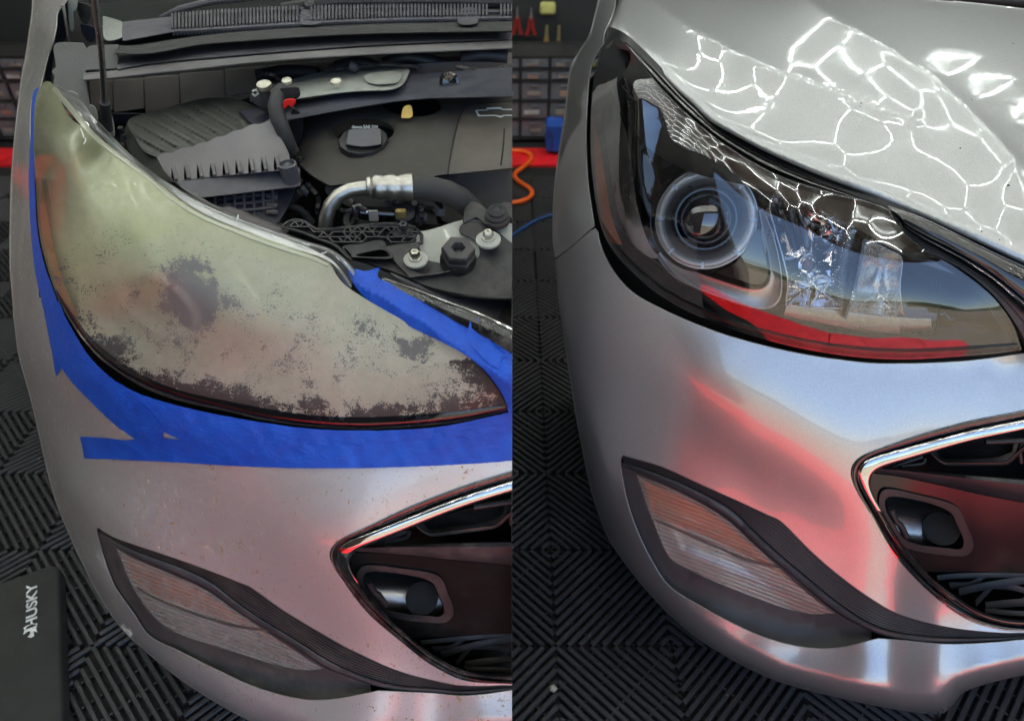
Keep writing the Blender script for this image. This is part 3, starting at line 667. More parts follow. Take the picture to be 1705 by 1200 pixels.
keep(MB().prism([Pz(u, v, .0342) for u, v in dog], (0, 0, .0006)).build("dog_head_emblem", M['wht'], None, 0, fix=True), pr)
# ------------------------------------------------------------------ body surface of the clean car
HLR = path([(1030, 65), (1045, 78), (1060, 96), (1100, 147), (1150, 197), (1210, 244), (1290, 290), (1380, 321), (1445, 337), (1480, 350)],
           [(1480, 350), (1495, 376), (1520, 402), (1555, 425), (1600, 452), (1650, 492), (1685, 538), (1701, 582)],
           [(1701, 582), (1660, 588), (1600, 593), (1500, 598), (1400, 591), (1300, 572), (1200, 541), (1120, 505), (1060, 460), (1020, 415), (1000, 372), (988, 300), (984, 230), (987, 150), (996, 100), (1010, 76), (1022, 66), (1030, 65)], step=7)
SILR = [(1010, -60), (1000, -10), (992, 25), (982, 60), (962, 92), (950, 120), (941, 195), (931, 260), (923, 330), (922, 390), (926, 440), (934, 520), (946, 600), (962, 700), (982, 800), (1000, 860), (1020, 905), (1070, 972), (1130, 1035), (1200, 1085), (1290, 1130), (1400, 1160), (1500, 1180), (1560, 1186), (1580, 1178), (1602, 1152), (1640, 1137), (1705, 1122), (1790, 1110)]
def march(u, v0, Y0, prof):
    """go down a column of the picture giving the panel the tilts in prof [(v, degrees facing up)]"""
    vs = np.array([p[0] for p in prof], float); ts = np.array([p[1] for p in prof], float)
    out = [(u, v0, Y0)]; Y = Y0; v = v0; last = v0
    while v < vs[-1]:
        t = math.tan(math.radians(np.interp(v, vs, ts))); k0 = float(kk(v)); k1 = float(kk(v + 4)); Y += -t * Y / (1 + k0 * t) * (k1 - k0); v += 4
        if v - last >= 36: out.append((u, v, Y)); last = v
    return out
ctl = [(1030, 65, 1.15), (985, 62, 1.34), (1010, 0, 1.42), (1008, -60, 1.6), (960, 92, 1.42), (948, 130, 1.36), (945, 195, 1.30), (960, 200, 1.20), (975, 180, 1.12),
       (990, 120, 1.12), (988, 200, 1.04), (935, 260, 1.22), (955, 270, 1.08), (986, 270, .96), (926, 340, 1.12), (948, 350, .99), (990, 345, .885), (926, 400, 1.05), (1000, 390, .84),
       (1060, 96, 1.10), (1100, 147, 1.03), (1150, 197, .965), (1210, 244, .90), (1290, 290, .835), (1380, 321, .785), (1480, 350, .745), (1560, 400, .705), (1640, 455, .67), (1705, 520, .64),
       (1040, 200, 1.0), (1060, 300, .89), (1100, 400, .805), (1170, 370, .80), (1250, 350, .80), (1180, 460, .745), (1300, 430, .745), (1400, 450, .70), (1300, 510, .70), (1500, 500, .665), (1600, 530, .645), (1690, 560, .632),
       (1400, 540, .668), (1130, 300, .87)]
cols = [
    (948, 430, .955, [(430, 18), (600, 8), (700, -2), (800, -10), (850, -15)]),
    (985, 430, .855, [(430, 20), (480, 14), (520, 10), (600, 9), (700, 9), (830, 2), (880, -4)]),
    (1030, 455, .79, [(455, 24), (510, 16), (550, 10), (600, 8), (650, 9), (690, 11), (745, 16), (800, 10), (900, 4), (960, 4)]),
    (1090, 500, .742, [(500, 28), (550, 21), (585, 14), (610, 9.5), (640, 6), (670, 7), (700, 12), (740, 14), (765, 16), (820, 14), (950, 10), (1000, 8)]),
    (1160, 535, .708, [(535, 31), (590, 25), (625, 15), (650, 10), (690, 5), (720, 8), (750, 13), (780, 14.5), (820, 15), (880, 16), (1000, 14), (1010, 30), (1055, 26)]),
    (1240, 562, .683, [(562, 33), (625, 27), (665, 17), (690, 11.5), (720, 9), (755, 5), (790, 10), (815, 14), (850, 16), (900, 18), (1040, 18), (1055, 38), (1100, 34)]),
    (1330, 583, .664, [(583, 34), (660, 29), (710, 19), (735, 13), (765, 11), (790, 8), (820, 9), (860, 15), (920, 18), (960, 20), (1060, 20), (1078, 42), (1140, 42)]),
    (1400, 595, .653, [(595, 34), (690, 30), (745, 20), (775, 14.5), (800, 13), (830, 10), (880, 14), (940, 19), (1000, 21), (1040, 22), (1078, 42), (1155, 42)]),
    (1480, 600, .645, [(600, 34), (690, 30), (760, 18), (900, 16), (1000, 20), (1060, 38), (1110, 42), (1170, 28)]),
    (1560, 600, .640, [(600, 33), (690, 28), (760, 12), (900, 10), (1000, 14), (1060, 38), (1130, 32), (1175, 14)]),
    (1640, 593, .636, [(593, 33), (690, 28), (760, 12), (900, 10), (1000, 16), (1060, 40), (1130, 44)]),
    (1720, 588, .634, [(588, 33), (690, 28), (760, 12), (900, 10), (1000, 16), (1060, 40), (1120, 44)])]
bump_ctl = [c for p in cols for c in march(*p)]
ctl_all = ctl + bump_ctl
baseR = TPS([(c[0], c[1]) for c in ctl_all], [c[2] for c in ctl_all], lam=.0006)
def rounder(sil, R, A):
    sil = np.array(sil, float)
    def f(U, V):
        s = np.clip(distpoly(U, V, sil, False) / R, 0, 1); return A * (1 - np.sqrt(np.clip(1 - (1 - s) ** 2, 0, 1)))
    return f
rR = rounder(SILR, 34, .035)
def FR(U, V): return baseR(U, V) + rR(U, V)
def marchup(u, v0, Y0, prof):
    pr = sorted(prof); vs = np.array([p[0] for p in pr], float); ts = np.array([p[1] for p in pr], float); out = [(u, v0, Y0)]; Y = Y0; v = v0; last = v0
    while v > vs[0]:
        t = math.tan(math.radians(np.interp(v, vs, ts) - 6.5 * math.exp(-(v0 - v) / 42.))); k0 = float(kk(v)); k1 = float(kk(v - 3)); Y += -t * Y / (1 + k0 * t) * (k1 - k0); v -= 3
        if last - v >= 27: out.append((u, v, Y)); last = v
    return out
lens_ctl = [(1022, 66, 1.16), (990, 120, 1.13), (988, 200, 1.045), (986, 270, .965), (990, 345, .885), (1003, 395, .835), (1040, 70, 1.14)]
for args in ((1040, 445, .785, [(445, 8), (380, 14), (300, 20), (200, 28), (110, 31)]), (1090, 487, .752, [(487, 6), (450, 11), (400, 15), (320, 22), (240, 27), (160, 31)]),
             (1160, 524, .716, [(524, 4), (490, 9), (440, 14), (370, 22), (300, 28), (220, 34)]), (1240, 556, .688, [(556, 4), (530, 7), (480, 14), (420, 22), (350, 30), (275, 39)]),
             (1330, 578, .667, [(578, 4), (550, 7), (500, 14), (440, 24), (380, 33), (315, 42)]), (1420, 593, .654, [(593, 4), (565, 7), (525, 14), (490, 22), (440, 32), (380, 40), (340, 44)]),
             (1510, 598, .645, [(598, 4), (565, 7), (515, 16), (475, 27), (430, 38), (390, 43)]), (1600, 593, .638, [(593, 4), (565, 7), (525, 17), (495, 27), (455, 38)]), (1680, 585, .634, [(585, 5), (565, 9), (535, 22)])):
    lens_ctl += marchup(*args)
lensB = TPS([(c[0], c[1]) for c in lens_ctl], [c[2] for c in lens_ctl], lam=.005)
rH = rounder([(1030, 60), (1004, 90), (990, 130), (980, 200), (976, 260), (982, 330), (995, 380), (1015, 420)], 26, .014)
def HR(U, V): return lensB(U, V) + rH(U, V)
# ------------------------------------------------------------------ same body seen for the taped car: warp of the picture
PAIRS = """1030 65 90 144;1100 147 151 217;1150 197 200 262;1210 244 262 305;1290 290 345 362;1380 321 440 397;1480 350 549 439;1520 402 578 478;1600 452 670 533;1650 492 777 591;1685 538 828 648;1701 582 846 682;
1600 593 740 705;1500 598 640 713;1400 591 540 712;1300 572 430 697;1200 541 325 673;1120 505 240 645;1060 460 165 595;1020 415 118 535;1000 372 92 485;988 300 67 395;984 230 60 302;987 150 57 235;996 100 59 172;
1175 365 270 497;1095 365 196 497;1255 365 345 495;1175 285 272 428;1175 445 268 566;1300 505 412 615;1097 433 178 539;1345 440 480 560;
1420 765 556 900;1705 690 860 789;1447 853 575 973;1480 913 615 1024;1523 963 667 1068;1567 1000 711 1101;1613 1033 755 1127;1663 1047 799 1136;1705 1050 850 1138;1530 723 674 846;
1037 757 165 877;1164 804 292 928;1303 869 423 979;1395 955 537 1053;1450 995 600 1087;1062 887 190 975;1115 977 248 1058;1226 1041 367 1118;1349 1078 500 1163;1462 1063 630 1150;1573 1072 725 1154;1705 1063 858 1147;
1059 789 192 910;1392 1023 542 1115;1112 927 258 1030;1241 890 378 1004;
926 440 23 520;934 520 32 590;962 700 68 730;1000 860 115 885;1020 905 140 940;1070 972 185 1020;1130 1035 235 1075;1200 1085 305 1132;1290 1130 405 1192;1400 1160 515 1235;1560 1186 700 1275;1705 1122 860 1225;
922 390 18 450;923 330 18 390;931 260 20 300;941 195 27 215;950 120 38 125;962 92 44 95;982 60 50 55;1000 -10 56 -10;1300 700 420 815;1150 650 280 765"""
PR = np.array([[float(x) for x in l.split()] for l in PAIRS.replace("\n", "").split(";") if l.strip()])
WARP = TPS(PR[:, :2], PR[:, 2:], lam=.00005)
def ML(P):
    P = np.asarray(P, float); return WARP(P[..., 0], P[..., 1])
SILL = ML(np.array(SILR[1:]))
gu, gv = np.meshgrid(np.arange(935, 1760, 42.), np.arange(20, 1190, 42.)); q_ = np.stack([gu.ravel(), gv.ravel()], -1)
polyR = np.array(SILR + [(1790, 500), (1500, 300), (1290, 250), (1100, 90), (1040, -60)], float)
q_ = q_[inside(q_, polyR)]; extra = np.array([(c[0], c[1]) for c in bump_ctl + ctl[:19]]); q_ = np.vstack([q_, extra])
zr = W(q_[:, 0], q_[:, 1], baseR(q_[:, 0], q_[:, 1]))[:, 2]; ql = ML(q_)
ok = []; 
for i in range(len(ql)):                                  # thin out
    if all((ql[i] - ql[j]) @ (ql[i] - ql[j]) > 22 ** 2 for j in ok): ok.append(i)
ql, zr = ql[ok], zr[ok]
baseL = TPS(ql, (H - zr) / kk(ql[:, 1]), lam=.004)
rL = rounder(SILL, 40, .035)
def FL(U, V): return baseL(U, V) + rL(U, V)

gu, gv = np.meshgrid(np.arange(985, 1710, 34.), np.arange(60, 610, 30.)); qh = np.stack([gu.ravel(), gv.ravel()], -1)
qh = qh[inside(qh, HLR) | (distpoly(qh[:, 0], qh[:, 1], HLR) < 18)]; zh = W(qh[:, 0], qh[:, 1], lensB(qh[:, 0], qh[:, 1]))[:, 2]; qhl = ML(qh)
lensBL = TPS(qhl, (H - zh) / kk(qhl[:, 1]), lam=.003)
rHL = rounder([tuple(p) for p in ML(np.array([(1030, 60), (1004, 90), (990, 130), (980, 200), (976, 260), (982, 330), (995, 380), (1015, 420)], float))], 30, .014)
def HL_(U, V): return lensBL(U, V) + rHL(U, V)
# ------------------------------------------------------------------ parts both cars share
def mapper(left):
    if not left: return lambda pts: np.asarray(pts, float)
    return lambda pts: ML(np.asarray(pts, float))
GR_OUT = [(1760, 668), (1705, 682), (1613, 700), (1530, 723), (1463, 747), (1432, 760), (1418, 776), (1417, 795), (1428, 822), (1447, 853), (1480, 913), (1523, 963), (1567, 1003), (1613, 1033), (1663, 1048), (1705, 1051), (1760, 1050)]
GR_MID = [(1760, 681), (1705, 697), (1613, 716), (1530, 739), (1463, 757), (1437, 768), (1426, 782), (1427, 798), (1437, 822), (1456, 852), (1490, 906), (1531, 955), (1574, 994), (1620, 1024), (1668, 1039), (1705, 1043), (1760, 1043)]
GR_IN = [(1760, 701), (1705, 716), (1613, 736), (1530, 760), (1470, 778), (1453, 788), (1448, 797), (1450, 812), (1457, 830), (1470, 852), (1499, 900), (1540, 950), (1582, 985), (1626, 1014), (1670, 1029), (1705, 1032), (1760, 1032)]
FOG_UP = [(1037, 757), (1102, 776), (1164, 804), (1226, 832), (1278, 856), (1303, 869), (1349, 915), (1395, 955), (1450, 995), (1500, 1022), (1580, 1043), (1663, 1052), (1705, 1052), (1760, 1052)]
FOG_MID = [(1038, 767), (1102, 789), (1164, 816), (1223, 850), (1253, 881), (1303, 927), (1349, 965), (1395, 1003), (1450, 1038), (1500, 1053), (1580, 1060), (1663, 1060), (1705, 1058), (1760, 1057)]
FOG_LOWS = [(1038, 776), (1080, 795), (1133, 819), (1195, 853), (1225, 876), (1256, 906), (1318, 958), (1389, 1017), (1450, 1051), (1500, 1064), (1580, 1071), (1663, 1067), (1705, 1063), (1760, 1061)]
FOG_BOT = [(1450, 1066), (1400, 1078), (1349, 1079), (1287, 1066), (1226, 1041), (1164, 1008), (1115, 977), (1087, 937), (1062, 887), (1044, 835), (1034, 785), (1033, 765), (1037, 757)]
FOG_LENS = [[(1059, 789), (1127, 816), (1195, 853), (1241, 890), (1303, 949), (1350, 990), (1392, 1022)], [(1392, 1022), (1349, 1023), (1287, 1007), (1195, 971), (1140, 945), (1112, 925), (1087, 869), (1069, 820), (1059, 789)]]
BUMP_TOP = [(926, 434), (950, 416), (975, 394), (992, 382), (997, 400), (1007, 428), (1028, 462), (1056, 490), (1095, 512), (1150, 537), (1220, 562), (1320, 587), (1410, 601), (1480, 606), (1600, 602), (1700, 590), (1790, 580)]
def headlight(left, car):
    P = mapper(left); F = HL_ if left else HR; nm = "headlight"
    tr = lambda pts: P(cr(pts, 8.)) if len(pts) > 2 else P(cr(pts, 8.))
    out = P(HLR)
    def bowl(U, V):
        s = distpoly(U, V, out); return F(U, V) + .003 + .085 * (1 - np.exp(-s / 26.))
    hl = patch(MB(), out, bowl, step=10, rim=()).build("headlight", M['gloss'] if not left else M['black'], car, 180)
    if not left: hl['label'] = "clear restored headlight showing its projector and chrome reflectors"
    else: hl['label'] = "yellowed, flaking headlight lens with a bare grey patch"
    # ---- lens
    if left:
        def gauss(cx, cy, sx, sy): return lambda U, V: np.exp(-((U - cx) / sx) ** 2 - ((V - cy) / sy) ** 2)
        A = gauss(322, 500, 48, 62); B = gauss(690, 585, 34, 22); C = gauss(300, 440, 30, 16); D_ = gauss(250, 480, 40, 26); E = gauss(560, 560, 150, 40); E2 = gauss(470, 520, 40, 30)
        def low(U, V):
            s = distpoly(U, V, out); inb = V > np.interp(U, [60, 150, 250, 400, 560, 700, 846], [430, 585, 640, 690, 706, 700, 672]) - 90
            return np.exp(-(s / 58.) ** 2) * inb * (U > 70) * np.clip((U - 60) / 140., .3, 1)
        def up(U, V): # distance above the frost line: smoother, yellower upper area
            f = np.interp(U, [50, 120, 250, 330, 430, 560, 650, 740, 850], [430, 440, 420, 395, 440, 500, 545, 590, 700]); return np.clip((f - V) / 60., -1, 1)
        def wear(U, V): return np.clip(.55 - .55 * up(U, V) + .5 * gauss(200, 400, 90, 80)(U, V), 0, 1)
        def bare(U, V): return np.clip(1.05 * A(U, V) + .75 * B(U, V) + .35 * C(U, V) + .3 * D_(U, V) + .2 * E(U, V) + .25 * E2(U, V) + (.62 + .4 * np.exp(-distpoly(U, V, out) / 16.)) * low(U, V) - .35 * np.clip(up(U, V), 0, 1), -.4, 1.2)
        def yellow(U, V): return np.clip(.3 + .85 * np.exp(-np.maximum(0, U - 140) / 260.) * np.clip(1.25 - (V - 330) / 260., 0, 1) + .3 * np.clip(up(U, V), 0, 1), 0, 1)
        def cover(U, V):
            # clearer sliver on the left edge and near the top tip, cloudier elsewhere
            e = gauss(125, 215, 16, 40)(U, V) * .35 + gauss(160, 250, 26, 26)(U, V) * .35
            s = distpoly(U, V, out); side = (U < 130) * (V > 300) * (V < 620) * np.exp(-(s / 26.) ** 2)
            return np.clip(.88 - e - .75 * side - .1 * low(U, V) - .22 * gauss(300, 520, 150, 130)(U, V) - .06, .3, 1)
        mb = MB(); patch(mb, out, F, step=5, rim=((.5, .0008), (.8, .003), (.8, .014)), attr=dict(wear=wear, bare=bare, yellow=yellow, cover=cover, low_dark=low))
        # attributes must survive the slice at x = 0 (the lens stays left of it)
        global CLIP; c0 = CLIP; CLIP = False
        mb.build("lens", M['oxid'], hl, 60); CLIP = c0
    else:
        patch(MB(), out, F, step=6, rim=((.5, .0008), (.8, .003), (.8, .012)), edge_n=True).build("lens", M['lens'], hl, 180)
    # ---- lower lip of the lens and dark edge
    lip_o = [(1000, 372), (1020, 415), (1060, 460), (1120, 505), (1200, 541), (1300, 572), (1400, 591), (1500, 598), (1600, 593), (1700, 583)]
    lip_i = [(1003, 368), (1026, 408), (1067, 450), (1126, 492), (1205, 527), (1302, 556), (1400, 574), (1500, 581), (1600, 577), (1694, 571)]
    band(MB(), tr(lip_o), tr(lip_i), F, [(0, -.004), (.1, .0012), (.4, .0022), (.75, .0018), (1, .0004)], 70).build("lens_lip", M['lensrim'] if not left else M['ledgeb'], hl, 60)
    # ---- black upper cover under the lens
    cov = [[(1024, 72), (1045, 84), (1100, 152), (1150, 201), (1210, 248), (1290, 294), (1380, 325), (1475, 354)], [(1475, 354), (1500, 392), (1540, 424), (1600, 460)], [(1600, 460), (1520, 432), (1440, 388), (1370, 352), (1290, 322), (1220, 304), (1160, 290), (1100, 262), (1060, 225), (1030, 170), (1012, 120), (1024, 72)]]
    Fc = lambda U, V: F(U, V) + .008
    patch(MB(), P(path(*cov, step=8)), Fc, step=12, rim=((0, .02), (0, .05))).build("bezel_cover", M['gloss'], hl, 50)
    # ---- projector
    c0 = P([(1175, 365)])[0]; c = (c0[0], c0[1]); Yc = float(F(*c)) + (.046 if left else .04); s = pxm(c[0], c[1], Yc) * (.96 if left else 1.0)
    ctr = Vector(W(c[0], c[1], Yc)); ax = (tocam(*c) * .8 + Vector((-.05, -.55, .12)) * .35).normalized()
    if left:
        fu = [Vector(W(c[0] + a_, c[1] + b_, float(F(c[0] + a_, c[1] + b_)))) for a_, b_ in ((-40, 0), (40, 0), (0, -40), (0, 40))]; nn_ = (fu[3] - fu[2]).cross(fu[1] - fu[0]).normalized(); nn_ = nn_ if nn_.y < 0 else -nn_; ax = nn_
    MB().lathe([(92 * s, -.01), (88 * s, .004), (84 * s, .006), (80 * s, .001)], ctr, ax, 64).build("bezel_ring", M['gloss'], hl, 50)
    rg = None
    for k in range(8):
        a0 = k * math.pi / 4 + .035; a1 = (k + 1) * math.pi / 4 - .035
        MB().lathe([(80 * s, -.004), (80.5 * s, .004), (79.3 * s, .009), (77 * s, .0115), (73 * s, .0125), (69 * s, .0112), (66.5 * s, .008), (65 * s, .003)], ctr, ax, 14, a0, a1).build("light_ring_segment", M['ring'] if not left else M['ringl'], hl, 50)
    MB().lathe([(82 * s, -.012), (82 * s, .006), (70 * s, .0075), (66 * s, .0065), (55 * s, -.012), (50 * s, -.02)], ctr, ax, 64).build("ring_shroud", M['satin'], hl, 50)
    MB().lathe([(57 * s, -.014), (54 * s, .002), (50 * s, .006), (47 * s, .006), (45 * s, 0)], ctr, ax, 64).build("lens_holder", M['gloss'], hl, 50)
    R = 46 * s; pr_ = [(R * math.cos(t), .022 * math.sin(t) - .004) for t in [math.pi / 2 * i / 14 for i in range(15)]]; pr_[-1] = (1e-5, pr_[-1][1])
    MB().lathe(pr_, ctr, ax, 56).build("projector_lens", M['glassball'], hl, 60)
    # ---- silver light guide bent round the projector
    dro = [(1092, 425), (1105, 445), (1125, 465), (1170, 485), (1230, 507), (1275, 517), (1294, 511), (1303, 493), (1303, 465), (1297, 425), (1285, 380), (1270, 348)]
    dri = [(1103, 417), (1113, 432), (1150, 449), (1203, 467), (1250, 481), (1268, 482), (1280, 474), (1283, 460), (1281, 435), (1275, 405), (1268, 378), (1263, 350)]
    Fd = lambda U, V: F(U, V) + .026
    band(MB(), tr(dro), tr(dri), Fd, [(0, -.022), (.02, .0), (.08, .003), (.16, .0022), (.3, .0), (.85, -.003), (.97, -.002), (1, -.02)], 70).build("light_guide", M['satin'], hl, 50)
    band(MB(), P([(q[0] + dx, q[1] + dy) for q, (dx, dy) in zip(dro, [(0, 0)] * 12)]), P([(a[0] * .88 + b[0] * .12, a[1] * .88 + b[1] * .12) for a, b in zip(dro, dri)]), lifted(Fd, .0032), [(0, -.002), (.3, .0012), (.7, .0012), (1, -.002)], 70).build("guide_edge", M['ring'] if not left else M['ringl'], hl, 50)
    blk = [(1240, 420), (1262, 380), (1270, 410), (1277, 440), (1277, 462), (1262, 474), (1225, 464), (1185, 450), (1215, 444)]
    patch(MB(), P(loop(blk, 8)), lambda U, V: F(U, V) + .036, step=12, rim=((0, .03),)).build("inner_panel", M['gloss'], hl, 50)
    # silver side flank (left of projector)
    fl = [[(1012, 130), (1026, 175), (1044, 225), (1052, 280), (1060, 340), (1078, 400), (1098, 430)], [(1098, 430), (1080, 428), (1050, 400), (1026, 340), (1014, 270), (1006, 200), (1012, 130)]]
    patch(MB(), P(path(*fl, step=8)), lambda U, V: F(U, V) + .022, step=12, rim=((0, .03),)).build("side_flank", M['satin'], hl, 50)
    # amber marker at the outer edge
    am = [[(990, 185), (998, 235), (1008, 300), (1018, 360), (1036, 408)], [(1036, 408), (1016, 402), (1001, 366), (992, 300), (988, 235), (990, 185)]]
    patch(MB(), P(path(*am, step=8)), lambda U, V: F(U, V) + .006, step=10, rim=((0, .012),)).build("side_marker", M['amber'], hl, 50)
    # ---- reflector chamber and bulb
    rc = [[(1292, 322), (1320, 318), (1360, 342), (1400, 366), (1425, 384)], [(1425, 384), (1404, 410), (1393, 450), (1394, 490), (1402, 512)], [(1402, 512), (1350, 510), (1310, 506)], [(1310, 506), (1314, 470), (1306, 430), (1292, 380), (1284, 345), (1292, 322)]]
    ro = P(path(*rc, step=7))
    def rb(U, V):
        s_ = distpoly(U, V, ro); return F(U, V) + .022 + .05 * (1 - np.exp(-s_ / 22.)) + .0010 * np.sin(U / 7. + V / 40.) * (s_ > 4) + .0009 * np.tanh(4 * np.sin(V / 24. + U / 60.)) * (s_ > 4)
    patch(MB(), ro, rb, step=4, rim=((3, -.001), (4, .02))).build("reflector", M['refl'], hl, 35)
    b0 = P([(1345, 440)])[0]; Yb = float(F(*b0)) + .034; sb = pxm(b0[0], b0[1], Yb); cb = Vector(W(b0[0], b0[1], Yb)); axb = (tocam(*b0) + Vector((-.1, -.3, 0))).normalized()
    bu = MB().lathe([(17 * sb, -.02), (16.5 * sb, -.002), (14.5 * sb, .001), (11 * sb, 0), (10 * sb, -.008)], cb, axb, 32).build("bulb_shield", M['chrome'], hl, 50)
    MB().lathe([(8.5 * sb, -.01), (8.5 * sb, .000), (7 * sb, .004), (3 * sb, .0065), (1e-5, .007)], cb, axb, 24).build("bulb", M['bulbg'], bu, 60)
    MB().tube([cb + Vector(W(b0[0], b0[1] + 14, Yb)) - cb, Vector(W(b0[0] + 2, b0[1] + 34, Yb + .03))], [9 * sb, 6 * sb], 10).build("bulb_stem", M['refl'], hl, 50)
    t0 = P([(1310, 340), (1330, 405)]); 
    MB().tube([Vector(W(t0[0][0], t0[0][1], float(F(*t0[0])) + .02)), Vector(W(t0[1][0], t0[1][1], float(F(*t0[1])) + .05))], [15 * sb, 20 * sb], 18).build("reflector_horn", M['refl'], hl, 50)
    # fluted divider and second chamber
    band(MB(), tr([(1403, 382), (1392, 420), (1388, 460), (1394, 500), (1403, 522)]), tr([(1436, 400), (1428, 440), (1420, 480), (1412, 505), (1404, 524)]), lambda U, V: F(U, V) + .02, [(0, -.04), (.02, 0), (.25, .004), (.5, .0045), (.75, .003), (1, -.03)], 60).build("fluted_divider", M['prism2'], hl, 50)
    band(MB(), tr([(1436, 398), (1428, 440), (1417, 490), (1402, 530)]), tr([(1443, 401), (1435, 442), (1424, 492), (1410, 532)]), lambda U, V: F(U, V) + .017, [(0, -.01), (.2, .003), (.8, .003), (1, -.01)], 90).build("divider_edge", M['prism2'], hl, 50)
    sc = [[(1445, 402), (1480, 418), (1500, 432), (1497, 480), (1503, 530)], [(1503, 530), (1450, 520), (1414, 520)], [(1414, 520), (1428, 470), (1440, 425), (1445, 402)]]
    so = P(path(*sc, step=7))
    def sb_(U, V):
        s_ = distpoly(U, V, so); return F(U, V) + .03 + .05 * (1 - np.exp(-s_ / 26.)) + .0016 * np.sin(U / 6.5) * (s_ > 3)
    patch(MB(), so, sb_, step=4, rim=((2, -.001), (3, .02))).build("turn_reflector", M['refld'], hl, 35)
    # clear inner shelf along the bottom
    band(MB(), tr([(1310, 506), (1360, 512), (1420, 520), (1500, 528), (1550, 530)]), tr([(1305, 526), (1360, 537), (1420, 548), (1500, 556), (1553, 554)]), lambda U, V: F(U, V) + .028, [(0, -.02), (.02, .0), (.5, .002), (.98, 0), (1, -.02)], 60).build("inner_shelf", M['satind'], hl, 50)
    band(MB(), tr([(1552, 440), (1563, 490), (1556, 548), (1540, 560)]), tr([(1554, 439), (1566, 490), (1559, 550), (1541, 563)]), lambda U, V: F(U, V) + .022, [(0, -.003), (.5, .001), (1, -.003)], 40).build("inner_seam", M['satind'], hl, 50)
    return hl
def bezel_lines(left, car): pass
def grille(left, car):
    P = mapper(left); F = FL if left else FR; tr = lambda pts: P(cr(pts, 8.))
    g = band(MB(), tr(GR_OUT), tr(GR_MID), F, [(0, -.012), (.04, -.001), (.2, .0012), (.5, .001), (.85, -.003), (1, -.02)], 130).build("grille_surround", M['gloss'] if not left else M['glossd'], car, 50)
    up_o, up_i = GR_MID[:10], GR_IN[:10]
    band(MB(), tr(up_o), tr(up_i), F, [(0, -.014), (.05, .0), (.15, .0016), (.4, .0032), (.75, .0040), (.9, .0034), (.97, .001), (1, -.02)], 120).build("chrome_trim", M['chrome'], g, 60)
    band(MB(), tr(GR_MID[9:]), tr(GR_IN[9:]), F, [(0, -.014), (.05, -.002), (.3, .002), (.6, .002), (.9, -.003), (1, -.02)], 110).build("lower_trim", M['glossd'] if left else M['gloss'], g, 60)
    # thin bright line on the outer edge of the lower part
    lo_a = GR_OUT[9:]; lo_b = [(a[0] * .72 + b[0] * .28, a[1] * .72 + b[1] * .28) for a, b in zip(GR_OUT[9:], GR_MID[9:])]
    band(MB(), tr(lo_a), tr(lo_b), lifted(F, .001), [(0, -.002), (.3, .0016), (.7, .0016), (1, -.003)], 110).build("chrome_edge", M['chrome'], g, 60)
    hi_b = [(a[0] * .86 + b[0] * .14, a[1] * .86 + b[1] * .14) for a, b in zip(GR_OUT[:9], GR_MID[:9])]
    band(MB(), tr([(a[0] * .93 + b[0] * .07, a[1] * .93 + b[1] * .07) for a, b in zip(GR_OUT[:9], GR_MID[:9])]), tr([(a[0] * .8 + b[0] * .2, a[1] * .8 + b[1] * .2) for a, b in zip(GR_OUT[:9], GR_MID[:9])]), lifted(F, .0012), [(0, -.001), (.5, .0008), (1, -.001)], 90).build("surround_bead", M['satin'], g, 60)
    Fi = lambda d: (lambda U, V: F(U, V) + d)
    dm, dd = (M['mouldd'], M['blackd']) if left else (M['mould'], M['black'])
    # dark cavity
    patch(MB(), P(path(GR_IN[::1], [(1760, 1032), (1760, 701)], step=10)), Fi(.10), step=30, rim=((4, -.06),)).build("cavity", M['void'], g, 180)
    # blade
    bl = band(MB(), tr([(1456, 778), (1513, 781), (1580, 787), (1705, 797), (1760, 800)]), tr([(1456, 786), (1500, 793), (1560, 806), (1630, 822), (1705, 836), (1760, 845)]), Fi(.022), [(0, -.03), (.05, 0), (.25, .007), (.6, .006), (.93, .0), (1, -.006)], 80)
    bl.build("blade", dd if left else M['blade'], g, 50)
    # bumper beam cover with its opening
    opn = [(1480, 826), (1530, 832), (1580, 850), (1594, 873), (1605, 900), (1600, 914), (1580, 913), (1530, 907), (1505, 897), (1488, 872), (1474, 846)]
    op_ = loop(P(opn), 6)
    bc = [[(1452, 788), (1500, 794), (1560, 807), (1630, 823), (1705, 837), (1760, 846)], [(1760, 846), (1760, 954)], [(1760, 954), (1705, 953), (1620, 951), (1540, 951)], [(1540, 951), (1505, 915), (1470, 860), (1450, 815), (1452, 788)]]
    bco = P(path(*bc, step=7))
    patch(MB(), bco, Fi(.030), [op_], step=14, rim=((1, .002), (2, .03)), hrim=((1, .001), (2, .02))).build("tow_cover", M['glossb'] if not left else M['glossbd'], g, 50)
    # raised frame round the opening
    fo = loop(P([(1474, 815), (1530, 824), (1590, 842), (1608, 872), (1620, 905), (1612, 922), (1590, 925), (1528, 917), (1498, 905), (1478, 878), (1464, 842)]), 6)
    patch(MB(), fo, Fi(.0275), [op_], step=10, rim=((.8, .001), (1.5, .004)), hrim=((.8, .001), (1.5, .02))).build("opening_frame", dd, g, 50)
    tb = P([(1480, 870), (1610, 885)]); a = Vector(W(tb[0][0] - 20, tb[0][1], float(F(*tb[0])) + .085)); b = Vector(W(tb[1][0], tb[1][1], float(F(*tb[1])) + .085)); sb = pxm(tb[0][0], tb[0][1], a.y)
    MB().tube([a, a.lerp(b, .5), b], 44 * sb, 40).build("beam_tube", M['steelb'], g, 50)
    hh = P([(1567, 880)])[0]; Yh = float(F(*hh)) + .045; sh = pxm(hh[0], hh[1], Yh)
    MB().lathe([(27 * sh, -.03), (27 * sh, .0), (1e-5, -.0001)], Vector(W(hh[0], hh[1], Yh)), tocam(*hh), 32).build("beam_hole_disc", M['void'], g, 50)  # flat black disc; the hole's inner shade is put into its colour
